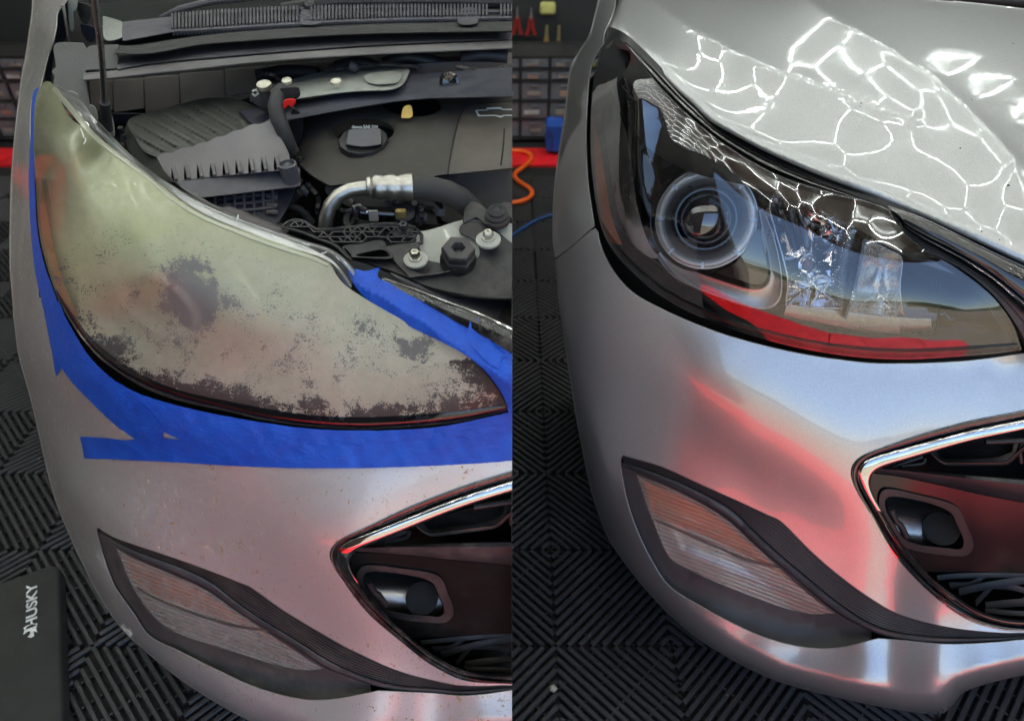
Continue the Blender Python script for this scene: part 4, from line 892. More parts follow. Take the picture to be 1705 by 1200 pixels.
    MB().tube(curve3(P([(1482, 847), (1492, 868), (1498, 872), (1508, 892)]), Fi(.027), 0, 8), 5 * sb, 8).build("clip", dd, g, 50)
    # upper grille: stepped ledge and ribs
    def rod(pts, r, m, d=.035, nm="grille_bar"): 
        q = P(pts); return MB().tube(curve3(q, Fi(d), 0, max(6, len(pts) * 5)), r * sb, 8).build(nm, m, g, 50)
    band(MB(), tr([(1548, 752), (1566, 766), (1580, 769), (1660, 768), (1676, 767), (1690, 754), (1708, 740)]), tr([(1552, 757), (1568, 772), (1582, 776), (1660, 775), (1680, 773), (1694, 760), (1710, 746)]), Fi(.03), [(0, -.01), (.2, .001), (.8, .001), (1, -.01)], 50).build("ledge_edge", dd, g, 50)
    band(MB(), tr([(1560, 748), (1600, 741), (1660, 732), (1690, 730)]), tr([(1572, 762), (1600, 763), (1655, 762), (1685, 752)]), Fi(.042), [(0, -.01)] + [(i / 24, .0015 if i % 2 else -.001) for i in range(1, 24)] + [(1, -.01)], 30).build("ribbed_step", dd, g, 30)
    band(MB(), tr([(1548, 752), (1566, 766), (1580, 769), (1660, 768), (1676, 767), (1690, 754)]), tr([(1555, 742), (1575, 748), (1600, 748), (1660, 744), (1680, 742), (1700, 728)]), Fi(.045), [(0, 0), (1, -.002)], 40).build("step_face", dd, g, 50)
    rod([(1463, 788), (1500, 772), (1535, 760)], 3, dd); rod([(1500, 776), (1535, 771), (1540, 762)], 3, dd); rod([(1640, 735), (1705, 733), (1760, 732)], 4, dd)
    rod([(1700, 770), (1698, 745), (1706, 735)], 3, dd)
    # lower grille: crossing bars
    for pts, r in (([(1560, 962), (1600, 958), (1760, 956)], 4), ([(1580, 974), (1616, 973), (1642, 955)], 5), ([(1596, 985), (1640, 975), (1705, 965), (1760, 960)], 6), ([(1624, 1004), (1652, 975), (1660, 972)], 5), ([(1655, 975), (1690, 978), (1720, 990)], 5), ([(1640, 1008), (1690, 1003), (1760, 1000)], 6), ([(1640, 1016), (1700, 1021), (1760, 1021)], 4), ([(1700, 1002), (1720, 985), (1740, 975)], 5)):
        q1 = np.array([(x, y - r * 1.1) for x, y in pts], float); q2 = np.array([(x + 1.5, y + r * 1.1) for x, y in pts], float)
        band(MB(), P(cr(q1, 6)), P(cr(q2, 6)), Fi(.04 + .004 * (r % 2)), [(0, -.012), (.04, .001), (.5, .0025), (.96, .001), (1, -.012)], 24).build("grille_bar", M['barb'] if not left else dm, g, 40)
    return g
def fog(left, car):
    P = mapper(left); F = FL if left else FR; tr = lambda pts: P(cr(pts, 8.)); dm = M['mouldd'] if left else M['mould']; dd = M['blackd'] if left else M['black']
    lens = P(path(*FOG_LENS, step=7))
    outl = P(path(FOG_LOWS[:9], [(1450, 1051), (1450, 1066)], FOG_BOT[:-1], step=7))
    def Fr(U, V):
        s = np.minimum(distpoly(U, V, outl), 40) / 40; return F(U, V) + .008 + .006 * s
    fg = patch(MB(), outl, Fr, [lens], step=12, rim=((-.5, -.003), (1, -.006)), hrim=((1, .001), (1.6, .006), (1.6, .03))).build("fog_lamp_surround", dm, car, 50)
    # return of the body opening
    lp = patch(MB(), lens, lambda U, V: Fr(U, V) + .001, step=6, rim=((.5, .002), (.5, .014))).build("fog_lens", M['foglensd'] if left else M['foglens'], fg, 60)
    def bw(U, V):
        s = distpoly(U, V, lens); return Fr(U, V) + .004 + .035 * (1 - np.exp(-s / 18.)) 
    patch(MB(), lens, bw, step=5, rim=()).build("fog_reflector", M['foggy'], lp, 40)
    # divider ridge and amber bulb covers behind the ribs
    band(MB(), tr([(1091, 862), (1140, 882), (1200, 908), (1240, 926), (1304, 946)]), tr([(1094, 869), (1140, 890), (1200, 916), (1240, 935), (1309, 949)]), Fr, [(0, -.006), (.3, .0025), (.7, .0025), (1, -.006)], 50).build("lens_ridge", M['lensrim'], lp, 50)
    ac = [[(1070, 800), (1127, 824), (1190, 858), (1236, 896), (1300, 952), (1330, 978)], [(1330, 978), (1290, 950), (1225, 915), (1160, 885), (1096, 860), (1082, 835), (1070, 800)]]
    aco = P(path(*ac, step=6))
    patch(MB(), aco, lambda U, V: Fr(U, V) + .004 + .018 * (1 - np.exp(-distpoly(U, V, aco) / 14.)) + .0025 * np.sin((U + V * .4) / 14.), step=5, rim=((0, .008),)).build("amber_chamber", M['ambm'], lp, 50)
    # smooth strip and corrugated strip
    band(MB(), tr(FOG_MID), tr(FOG_LOWS), lambda U, V: F(U, V) + .004, [(0, -.006), (.12, .003), (.35, .0065), (.7, .0055), (.92, .001), (1, -.012)], 140).build("smooth_trim", M['strip'] if not left else M['stripd'], car, 60)
    nr = 8; pf = [(0, -.004)]
    for i in range(nr): pf += [((i + .12) / nr, -.0012), ((i + .3) / nr, .0012), ((i + .62) / nr, .0012), ((i + .8) / nr, -.0012)]
    band(MB(), tr(FOG_UP), tr(FOG_MID), lambda U, V: F(U, V) + .0035, pf + [(1, -.006)], 140).build("ribbed_trim", dm, car, 30)
    # backing so no light leaks round the trims
    bk = P(path(FOG_UP, [(1760, 1052), (1760, 1061)], FOG_LOWS[::-1], step=12))
    patch(MB(), bk, lambda U, V: F(U, V) + .014, step=30, rim=()).build("trim_backing", M['void'], car, 180)
    # cleaned / scuffed marks on the strip are wear in the photograph: two short raised scuffs
    return fg
def body(left, car):
    P = mapper(left); F = FL if left else FR; pm = M['paintd'] if left else M['paint']
    sil = P(cr([p for p in SILR if p[1] >= 434][0:0] + [(926, 434)] + [p for p in SILR[11:]], 7.))
    hole_g = P(path(GR_OUT, [(1760, 1050), (1760, 668)], step=7))
    fo = P(path(FOG_UP, [(1760, 1052), (1760, 1061)], FOG_LOWS[:8:-1] + [(1450, 1066)], FOG_BOT, step=7))
    # the holes run out of frame on the right, so the outline is notched instead
    out = P(path(BUMP_TOP, step=7, closed=False)); 
    A = P(path([(1790, 580), (1790, 660)], [(1790, 660)] + GR_OUT + [(1790, 1049.5)], [(1790, 1049.5), (1790, 1052)], [(1790, 1052.5)] + FOG_UP[::-1], step=7, closed=False))
    B = P(path(FOG_BOT[::-1] + [(1462, 1063)], [(1462, 1063), (1500, 1066), (1580, 1072.5), (1663, 1069), (1705, 1065), (1790, 1062)], [(1790, 1062), (1790, 1110)], SILR[:10:-1], [(934, 520), (926, 434)], step=7, closed=False))
    o = np.vstack([out, A[1:], B]) ; keep_ = [0]
    for i in range(1, len(o)):
        if np.hypot(*(o[i] - o[keep_[-1]])) > 1.0: keep_.append(i)
    o = o[keep_]
    if np.hypot(*(o[-1] - o[0])) < 1: o = o[:-1]
    mb = patch(MB(), o, F, step=8, rim=((.9, .0008), (1.8, .003), (2.2, .007), (2.2, .016)))
    bp = mb.build("bumper", pm, car, 75)
    # lower edge and wrapped side, continuing out of sight
    s2 = P(cr([(926, 434)] + SILR[11:], 10.)); Ys = F(s2[:, 0], s2[:, 1]); v = []
    rows = [(0, .0), (-2, .012), (-5, .04), (-8, .12), (-8, .4)]
    cx, cy = P([(1500, 700)])[0]
    d = np.gradient(s2, axis=0); d /= np.hypot(*d.T)[:, None]; nrm = np.stack([d[:, 1], -d[:, 0]], -1)
    if ((s2 - [cx, cy]) * nrm).sum(1).mean() < 0: nrm = -nrm
    for ox, dy_ in rows: q = s2 + nrm * (ox + 2.0); v.append(W(q[:, 0], q[:, 1], Ys + dy_ + .004))
    m = len(s2); mb = MB(); mb.add(np.vstack(v), [(i * m + j, i * m + j + 1, (i + 1) * m + j + 1, (i + 1) * m + j) for i in range(len(rows) - 1) for j in range(m - 1)])
    mb.build("bumper_return", pm, car, 60)
    # fender
    fe_l = SILR[:10] + [(925, 428)]
    fe = P(path(fe_l, [(925, 428), (950, 410), (975, 388), (989, 376)], [(989, 376), (984, 345), (978, 300), (975, 230), (978, 160), (984, 110), (997, 84), (1004, 74)], [(1004, 74), (1006, 55), (1019, 25), (1024, 0), (1030, -60)], step=7))
    if left:
        fe = path([tuple(p) for p in SILL[:9]] , [tuple(SILL[8]), (20, 470), (24, 516)], [(24, 516), (45, 508), (64, 498)], [(64, 498), (60, 440), (54, 380), (51, 300), (50, 235), (52, 170), (66, 147)], [(66, 147), (71, 130), (78, 100), (88, 70), (93, 45), (96, 20), (112, -2), (118, -40)], step=7)
    patch(MB(), fe, F, step=8, rim=((.9, .0008), (1.8, .003), (2.2, .007), (2.2, .03))).build("fender", pm, car, 75)
    # dark inner shell behind the gaps
    sh = P(path([(930, 200)] + SILR[8:13], SILR[12:], [(1790, 1110), (1790, 560)], [(1790, 560), (1600, 500), (1450, 360), (1290, 300), (1150, 220), (1040, 100), (1000, 90), (950, 160), (930, 200)], step=20))
    sh = sh + (np.array([[cx, cy]]) - sh) * .018
    hg = P(loop([(1500, 800), (1600, 760), (1740, 740), (1740, 1010), (1620, 990), (1530, 900)], 20))
    patch(MB(), sh, lambda U, V: F(U, V) + .13, [hg], step=40, rim=((0, .05),)).build("inner_shell", M['void'], car, 180)
n = N('bead'); M['bead'] = n.done(n.bsdf(Base_Color=(.42,.43,.33), Roughness=.3, Coat_Weight=.5))
M['ledgeb'] = thin_clear("bluish_flange", (.35, .40, .50), .1, 1.6, gain=1.6)  # dark bluish tint for the taped car's lens lip
M['ringl'] = plastic('ring_lightguide_pale', (.9, .9, .86), .3, .03, 300); M['ring'] = plastic("ring_lightguide", (.98, .93, .92), .3, .03, 300, coat=1., metal=.15); M['satind'] = metal("satin_dark", (.30, .29, .29), .3); M['foggy'] = plastic('fog_reflector', (.92, .89, .84), .3, .03, 200, metal=.35, coat=.6); M['refld'] = metal("reflector_dim", (.85, .83, .8), .25, .02, 50)
M['glossb'] = plastic("satin_black_cover", (.006, .005, .006), .22, .1, 500, spec=.45); M['glossbd'] = plastic("satin_black_cover_dusty", (.006, .006, .006), .55, .2, 500, dust=.04, dustcol=(.3, .27, .22), spec=.15)
M['ambm'] = plastic('amber_reflector', (1., .34, .10), .35, .1, 90, coat=.5); M['blade'] = plastic("blade_plastic", (.02, .02, .023), .33, .25, 900); M['barb'] = plastic("bar_plastic", (.05, .052, .06), .4, .2, 600)
M['strip'] = plastic("smooth_strip", (.04, .042, .05), .32, .15, 800, dust=.1); M['stripd'] = plastic("smooth_strip_dusty", (.05, .052, .06), .4, .15, 800, dust=.3)
n = N("bulb_glass"); M['bulbg'] = n.done(n.bsdf(Base_Color=(.25, .12, .1), Roughness=.05, Coat_Weight=1.))
def steelb():
    n = N("brushed_beam"); o = n.obj(); g = n.noise(n.mapv(o, (4, 60, 60)), 6, 4, .6)
    return n.done(n.bsdf(Base_Color=n.mix(g, (.55, .56, .58), (.7, .7, .7)), Metallic=1., Roughness=.32))
M['steelb'] = steelb()
def prism2():
    n = N("fluted_chrome"); uv = n.uv(); w = n.new("ShaderNodeTexWave"); w.bands_direction = 'X'; w.inputs["Scale"].default_value = 60; n.link(uv, w.inputs["Vector"])
    return n.done(n.bsdf(Base_Color=(.8, .8, .82), Metallic=1., Roughness=.1, Normal=n.bump(w.outputs["Fac"], 1., .003)))
M['prism2'] = prism2()
# ------------------------------------------------------------------ the clean car on the right
carR = empty("silver_car", tuple(W(1300, 1100, .55) * [1, 1, 0]), "silver car with closed bonnet and a clear, polished headlight, filling the right half", "car", "two silver cars side by side"); WORLDP.add(carR.name)
body(False, carR); headlight(False, carR); grille(False, carR); fog(False, carR)
HZ = [(1015, 60, .868), (1030, 0, .891), (1035, -60, .91), (1090, 110, .862), (1155, 175, .836), (1237, 232, .82), (1280, 254, .815), (1349, 286, .806), (1417, 313, .80), (1502, 348, .787), (1570, 376, .782), (1640, 408, .773), (1705, 437, .762), (1790, 470, .748),
      (1300, 200, .836), (1300, 100, .873), (1300, 0, .91), (1500, 280, .814), (1500, 200, .843), (1500, 100, .88), (1500, 0, .917), (1705, 350, .794), (1705, 250, .828), (1705, 150, .863), (1705, 50, .898), (1705, 16, .908), (1150, 100, .862), (1150, 0, .897), (1400, 250, .824), (1400, 150, .858), (1600, 300, .811), (1200, -60, .918), (1500, -60, .935)]
hz = TPS([(a, b) for a, b, c in HZ], [c for a, b, c in HZ], lam=.01)
CRE1 = cr([(1060, -60), (1090, 0), (1134, 34), (1185, 64), (1224, 85), (1290, 118), (1349, 137), (1404, 159), (1459, 179), (1510, 200)], 12)
CRE2 = cr([(1300, -60), (1354, 8), (1417, 44), (1489, 88), (1555, 135), (1610, 184), (1651, 225), (1690, 267)], 12)
def HOODF(U, V):
    z = hz(U, V)
    for c, h, w in ((CRE1, .0042, 34.), (CRE2, .0048, 42.)):
        d = distpoly(U, V, c, False); z = z + h * np.exp(-np.sqrt(d * d + 9) / w)
    e = distpoly(U, V, HEDGE, False); z = z - .004 * np.exp(-e / 6.)
    return (H - z) / kk(V)
HEDGE = cr([(1033, -60), (1032, 0), (1022, 28), (1013, 52), (1014, 64), (1034, 60), (1051, 71), (1090, 109), (1131, 151), (1155, 173), (1185, 202), (1237, 232), (1280, 254), (1349, 285), (1417, 312), (1456, 327), (1502, 347), (1560, 371), (1640, 407), (1705, 437), (1800, 478)], 8)
ho = path([tuple(p) for p in HEDGE], [(1800, 478), (1800, 28)], [(1800, 28), (1705, 16), (1610, 5), (1541, -1), (1480, -30), (1440, -60)], [(1440, -60), (1033, -60)], step=7)
patch(MB(), ho, HOODF, step=7, rim=((.8, .0006), (1.6, .003), (1.8, .02)), attr=dict(film=lambda U, V: np.clip(.5 + .5 * (np.interp(U, CRE1[:, 0], CRE1[:, 1]) + np.clip(U - 1510, 0, 300) * .62 - V) / 22., 0, 1))).build("bonnet", M['paint'], carR, 75)
# seal and black backing between bonnet and headlight
sl = path([(1006, 52), (1004, 76), (1012, 76), (1030, 66), (1045, 78), (1100, 147), (1150, 197), (1210, 244), (1290, 290), (1380, 321), (1480, 350), (1520, 402), (1600, 455), (1700, 590)], [(1700, 590), (1800, 590), (1800, 470)], [(1800, 470), (1705, 430), (1502, 340), (1417, 305), (1349, 278), (1280, 247), (1185, 194), (1131, 143), (1090, 101), (1051, 64), (1030, 50), (1014, 45)], step=10)
patch(MB(), sl, lambda U, V: baseR(U, V) + .02, step=20, rim=((0, .05),)).build("seal_backing", M['seal'], carR, 180)
lineA = [(1045, 70), (1060, 86), (1093, 117), (1134, 160), (1160, 183), (1190, 212), (1240, 243), (1283, 266), (1350, 297), (1417, 323), (1470, 341)]
lineB = [(1036, 70), (1056, 92), (1095, 139), (1128, 172), (1155, 197), (1192, 228), (1240, 259), (1285, 283), (1350, 308), (1417, 329), (1470, 346)]
band(MB(), cr(lineA, 8), cr(lineB, 8), lambda U, V: baseR(U, V) + .004, [(0, -.01), (.1, .0), (.25, .003), (.4, .001), (.55, .003), (.75, .0035), (1, -.004)], 120).build("headlight_flange", M['gloss'], carR, 40)
g = band(MB(), cr([(1478, 342), (1502, 350), (1532, 360), (1590, 387), (1648, 416), (1704, 442), (1790, 482)], 8), cr([(1482, 352), (1502, 371), (1532, 389), (1590, 419), (1648, 454), (1704, 499), (1790, 570)], 8), lambda U, V: baseR(U, V) - .002, [(0, -.02), (.05, .0), (.2, .004), (.5, .006), (.8, .004), (.95, .0), (1, -.01)], 90)
g = g.build("upper_grille_bar", M['gloss'], carR, 60)
band(MB(), cr([(1502, 371), (1532, 390), (1590, 420), (1648, 455), (1704, 500), (1790, 571)], 8), cr([(1502, 376), (1532, 396), (1590, 427), (1648, 464), (1702, 510), (1786, 582)], 8), lambda U, V: baseR(U, V) - .001, [(0, -.004), (.2, .003), (.6, .004), (1, -.006)], 90).build("chrome_lip", M['chrome'], g, 60)
band(MB(), cr([(1502, 378), (1532, 398), (1590, 429), (1648, 466), (1702, 513), (1786, 586)], 8), cr([(1510, 394), (1545, 420), (1605, 452), (1658, 498), (1694, 552), (1712, 596)], 8), lambda U, V: baseR(U, V) + .006, [(0, -.01), (.1, .0), (.3, .002), (.5, .0), (.6, .003), (.9, .001), (1, -.01)], 80).build("bar_underside", M['mould'], g, 50)
# wiper arm and scuttle beyond the bonnet's rear edge
sc_ = MB().tube([Vector(W(u, v, 1.42)) for u, v in ((1590, -4), (1640, 1), (1700, 6), (1780, 16))], [.006, .008, .009, .01], 10).build("wiper_arm", M['black'], carR)
patch(MB(), path([(1500, -60), (1820, -60)], [(1820, -60), (1820, 40), (1500, 10), (1500, -60)], step=20), FY(1.5), step=40, rim=()).build("scuttle", M['void'], carR, 0)
# stone chips on the bonnet
cm = MB()
for (u, v, r) in ((1679, 309, 2.6), (1599, 247, 1.8), (1667, 360, .9), (1662, 368, 1.2), (1634, 385, 1.6), (1664, 399, 1.4), (1687, 73, 1.), (1618, 166, 1.), (1434, 172, 1.2), (1389, 253, .8), (1432, 178, 1.)):
    Y = float(HOODF(np.array([u]), np.array([v]))[0]); s = pxm(u, v, Y); q = [W(u + r * math.cos(a), v + .7 * r * math.sin(a), liftY(u, v, Y, .0009)) for a in [k * math.pi / 4 for k in range(8)]]
    cm.add(q, [tuple(range(8))])
o = cm.build("stone_chips", M['void'], carR, 0); o['kind'] = 'stuff'

# ------------------------------------------------------------------ the taped car on the left
CLIP = True
carL = empty("silver_car", tuple(W(450, 1150, .47) * [1, 1, 0]), "silver car with open engine bay and cloudy yellowed headlight ringed with blue tape", "car", "two silver cars side by side"); WORLDP.add(carL.name)
body(True, carL); hlL = headlight(True, carL); grille(True, carL); fog(True, carL)
def solid(name, outline, F, depth, mat, parent=None, holes=(), step=14, rim=None, ang=50, world=True):
    r = rim or ((.7, .0008), (1.4, .0025), (1.5, depth)); return patch(MB(), outline, F, holes, step, rim=r, hrim=((.6, .0008), (1.2, .0025), (1.2, depth))).build(name, mat, parent if parent is not None else carL, ang)
# flange: the clear rim of the lens beyond the yellowed face
fo_ = [(88, 139), (104, 146), (122, 158), (141, 172), (163, 201), (192, 231), (223, 262), (277, 302), (336, 335), (397, 361), (462, 384), (505, 400), (546, 412), (577, 432), (592, 450)]
fi_ = [(90, 145), (101, 157), (126, 187), (151, 217), (189, 251), (252, 297), (288, 329), (332, 357), (397, 385), (464, 410), (520, 428), (549, 440), (562, 455), (572, 470), (583, 484)]
band(MB(), cr(fo_, 6), cr(fi_, 6), lambda U, V: HL_(U, V) + .004, [(0, -.012), (.06, .002), (.14, .0035), (.22, .002), (.3, -.001), (.55, .0), (.7, .002), (.8, .0035), (.9, .001), (1, .004)], 160).build("lens_flange", M['lensrim'], hlL, 40)
band(MB(), cr(fo_, 6), cr(fi_, 6), lambda U, V: HL_(U, V) + .014, [(0, -.02), (.03, .0), (.5, .004), (1, .0)], 120).build("flange_backing", M['black'], hlL, 40)
# yellow-white edge bead of the lens face
band(MB(), cr([(p[0] + 1, p[1] - 2) for p in fi_[:12]], 6), cr([(p[0] - 5, p[1] + 5) for p in fi_[:12]], 6), lambda U, V: HL_(U, V) + .0, [(0, -.003), (.3, .0022), (.7, .0022), (1, -.001)], 140).build("lens_bead", M['bead'] if 'bead' in M else M['ledgeb'], hlL, 60)
for (u, v, a, l) in ((137, 222, 70, 16), (141, 235, 110, 10), (133, 190, 50, 9), (213, 268, 40, 8), (395, 362, -70, 9), (455, 394, 60, 8), (510, 407, 20, 12), (540, 420, -20, 10), (562, 430, 50, 8), (575, 438, 60, 7)):
    d = np.array([math.cos(math.radians(a)), math.sin(math.radians(a))]) * l / 2
    MB().tube(curve3([(u - d[0], v - d[1]), (u + 1, v + 1), (u + d[0], v + d[1])], lambda U, V: HL_(U, V) + .001, .002, 6), .0005, 6).build("crack_mark", M['wht'], hlL)

z_ = lambda z: FZ(z)
# --- windscreen base, cowl
solid("windscreen", path([(168, -40), (168, 44), (300, 30), (450, 18), (600, 8), (880, 6)], [(880, 6), (880, -40), (168, -40)]), plane3((168, 44, 1.40), (880, 8, 1.40), (500, -60, 1.75)), .01, M['glass'])
MB().tube([Vector(W(u, v, y)) for u, v, y in ((268, 30, 1.385), (300, 16, 1.375), (350, 3, 1.38), (430, -6, 1.4))], [.004, .006, .006, .006], 8).build("wiper_arm", M['cowl'], carL)
MB().tube([Vector(W(u, v, y)) for u, v, y in ((470, 14, 1.38), (560, 3, 1.38), (700, 1, 1.38), (860, 4, 1.38))], [.009, .011, .011, .010], 8).build("wiper_blade", M['rubber'], carL)
cg_top = [(288, 28), (340, 24), (420, 19), (520, 15), (640, 13), (740, 11), (870, 9)]; cg_bot = [(288, 53), (340, 50), (420, 45), (520, 39), (640, 34), (740, 32), (870, 30)]
gFn = FZ(.885)
gb = band(MB(), cr(cg_top, 8), cr(cg_bot, 8), gFn, [(0, -.012), (1, -.012)], 60).build("cowl_grille", M['void'], carL, 0)
a, b = crn(cg_top, 99), crn(cg_bot, 99); mb = MB()
for i in range(99):
    if i in (36, 37, 38) or i in (89, 90, 91): continue
    p, q = W(*a[i], float(gFn(*a[i]))), W(*b[i], float(gFn(*b[i]))); d = q - p; L = np.linalg.norm(d); d /= L; x = np.array([1., 0, 0]); x -= d * (x @ d); x /= np.linalg.norm(x)
    mb.box((p + q) / 2, (.0034, L, .012), (x, d, np.cross(x, d)))
for t in (.0, .5, 1.0):
    c = a * (1 - t) + b * t; mb.tube([Vector(W(u, v, float(liftY(u, v, gFn(u, v), .002)))) for u, v in c[::4]], .0032, 6)
o = mb.build("grille_slats", M['cowl'], gb, 40); o['kind'] = 'stuff'
for (u0, u1) in ((546 - 42, 546 - 16), (768, 790)):
    q = path([(u0, 15), (u1, 15), (u1 + 4, 38), (u0 - 4, 39), (u0, 15)]); solid("cowl_bridge", q, lifted(gFn, .006), .012, M['cowl'])
MB().lathe([(.014, -.01), (.0135, .004), (.009, .010), (1e-5, .012)], Vector(W(517, 14, 1.36)), (0, -.4, 1), 20).build("washer_jet", M['black'], carL)
solid("cowl_end", path([(205, 38), (289, 29)], [(289, 29), (289, 53)], [(289, 53), (240, 62), (205, 68)], [(205, 68), (205, 38)]), FZ(.888), .02, M['cowl'])
solid("cowl_corner", path([(172, 28), (206, 40), (206, 60), (176, 66), (172, 28)]), FZ(.884), .02, M['greenish'])
band(MB(), cr([(192, 76), (230, 75), (260, 70), (330, 60), (420, 49), (520, 42), (640, 37), (870, 33)], 8), cr([(192, 90), (230, 92), (270, 88), (330, 76), (420, 69), (520, 62), (640, 57), (870, 53)], 8), FZ(.88), [(0, -.01), (.1, .004), (.25, .008), (.38, .003), (.5, .001), (.62, .006), (.78, .009), (.92, .003), (1, -.006)], 110).build("cowl_seal", M['rubber'], carL, 60)
band(MB(), cr([(192, 88), (230, 90), (270, 86), (330, 74), (420, 67), (520, 60), (640, 55), (870, 51)], 8), cr([(196, 118), (250, 108), (330, 100), (420, 92), (520, 84), (640, 76), (870, 66)], 8), FZ(.865), [(0, 0), (.5, .002), (.92, .002), (1, -.01)], 110).build("cowl_panel", M['cowl'], carL, 50)
band(MB(), cr([(139, 122), (196, 117), (250, 108), (330, 101), (420, 93), (520, 85), (640, 77), (870, 67)], 8), cr([(139, 135), (196, 131), (250, 124), (330, 116), (420, 106), (520, 98), (640, 91), (870, 81)], 8), FZ(.862), [(0, -.006), (.04, .003), (.1, .005), (.18, .002), (.85, .002), (.95, -.003), (1, -.02)], 110).build("cowl_ledge", M['ledge'], carL, 40)
solid("felt_pad", path([(90, 84), (93, 74), (110, 72), (138, 73)], [(138, 73), (145, 84), (150, 78), (192, 76), (196, 78), (195, 110)], [(195, 110), (192, 114), (150, 116), (142, 117), (142, 130), (150, 185)], [(150, 185), (118, 180), (98, 160), (90, 140), (92, 128), (87, 118), (94, 112), (90, 84)]), plane3((90, 80, 1.08), (190, 80, 1.10), (120, 170, 1.0)), .02, M['felt'])
# --- dark liner and firewall
tub = TPS([(60, 0), (60, 200), (880, 0), (880, 100), (450, 60), (450, 200), (880, 200), (200, 300), (600, 330), (880, 400), (450, 420), (700, 480)], [1.55, 1.35, 1.62, 1.45, 1.5, 1.32, 1.35, 1.05, 1.05, .98, .93, .88])
patch(MB(), path([(60, -60), (900, -60)], [(900, -60), (900, 520)], [(900, 520), (620, 470), (400, 380), (200, 260), (96, 150), (60, 60)], [(60, 60), (60, -60)], step=20), tub, step=30, rim=()).build("bay_liner", M['void'], carL, 180)
fp = [(150, 186, 134, 186), (188, 238, 131, 187), (241, 297, 126, 187), (300, 372, 119, 176), (376, 444, 112, 160), (448, 540, 104, 142), (545, 700, 97, 128), (705, 870, 88, 128)]
for u0, u1, v0, v1 in fp:
    dl = (u1 - u0) * .07; q = path([(u0, v0 + dl), (u1, v0)], [(u1, v0), (u1 + 2, v1 - dl * 2)], [(u1 + 2, v1 - dl * 2), (u0 + 3, v1)], [(u0 + 3, v1), (u0, v0 + dl)])
    solid("firewall_panel", q, plane3((u0, v0, 1.30), (u1, v0, 1.305), (u0, v1, 1.25)), .02, M['panel'], step=20)
solid("lower_duct", path([(180, 190), (300, 188), (440, 160), (440, 182), (300, 205), (180, 206)], [(180, 206), (180, 190)]), FY(1.2), .04, M['bluish'])
for pts, r in (([(560, 112), (600, 104), (640, 118)], .010), ([(640, 108), (680, 96), (740, 110)], .012), ([(770, 100), (800, 92), (845, 96)], .018), ([(430, 128), (480, 120), (530, 124)], .012), ([(690, 122), (760, 118), (850, 121)], .007)):
    MB().tube([Vector(W(u, v, 1.22)) for u, v in crn(pts, 12)], r, 10).build("wiring_pipe", M['black'], carL)
solid("bracket_plate", path([(690, 108), (760, 104), (852, 108), (880, 124)], [(880, 124), (760, 126), (700, 120), (690, 108)]), FY(1.2), .01, M['panel'])
# strut tower
tw = path([(418, 168), (428, 150), (446, 144), (510, 128), (575, 114), (639, 110), (668, 112), (681, 118)], [(681, 118), (674, 134), (665, 144), (645, 150), (613, 151), (570, 154), (497, 164), (455, 172), (418, 168)])
o = solid("strut_tower", tw, plane3((440, 150, 1.12), (680, 118, 1.16), (600, 155, 1.05)), .03, M['greenish'])
solid("tower_boss", loop([(607, 127), (625, 122), (660, 121), (668, 128), (658, 138), (628, 140), (612, 136)], 5), plane3((440, 148, 1.11), (680, 116, 1.15), (600, 153, 1.04)), .012, M['greenish'], o)
for (u, v) in ((478, 137), (560, 138), (470, 150)): MB().lathe([(.008, 0), (.008, .004), (.004, .006), (1e-5, .006)], Vector(W(u, v, 1.09)), (0, -.3, 1), 12).build("tower_stud", M['zinc'], o)
# dark blue insulation with round plug
ins = path([(400, 186), (470, 172), (520, 166), (580, 156), (613, 152), (645, 151), (665, 145), (676, 132), (684, 119), (720, 122), (780, 117), (880, 112)], [(880, 112), (880, 160)], [(880, 160), (700, 165), (600, 178), (480, 200), (430, 210), (400, 186)])
ip = plane3((480, 170, 1.08), (860, 118, 1.12), (600, 175, 1.03)); solid("insulation_blanket", ins, ip, .03, M['bluish'])
MB().lathe([(.016, -.004), (.015, .003), (.011, .004), (.010, .0), (1e-5, -.002)], Vector(W(748, 137, float(ip(748, 137)) - .006)), tocam(748, 137), 24).build("round_plug", M['gloss'], carL)
# --- hinge, strut rods at far left
MB().tube([Vector(W(105, 8, 1.2)), Vector(W(110, 40, 1.2)), Vector(W(116, 74, 1.2))], .0025, 8).build("gas_strut", M['steel'], carL)
solid("hinge_arm", path([(112, -10), (128, -10), (126, 16), (121, 20), (122, 48), (117, 48), (113, 0), (112, -10)], step=5), FY(1.22), .01, M['greenish'])
for k, (u0, v0, u1, v1) in enumerate(((128, 4, 150, 40), (134, 40, 158, 70), (140, -10, 166, 10))):
    solid("hinge_bracket", path([(u0, v0), (u1, v0 + 8), (u1 - 4, v1), (u0 + 6, v1 - 10), (u0, v0)], step=6), FY(1.28 - .02 * k), .02, M['bluish'] if k == 1 else M['blackd'])
solid("inner_wing", path([(96, 20), (112, -10), (116, 40), (104, 74), (92, 84), (88, 100), (84, 130), (90, 150), (78, 144), (76, 118), (86, 80), (96, 20)], step=6), FY(1.25), .02, M['bluish'])
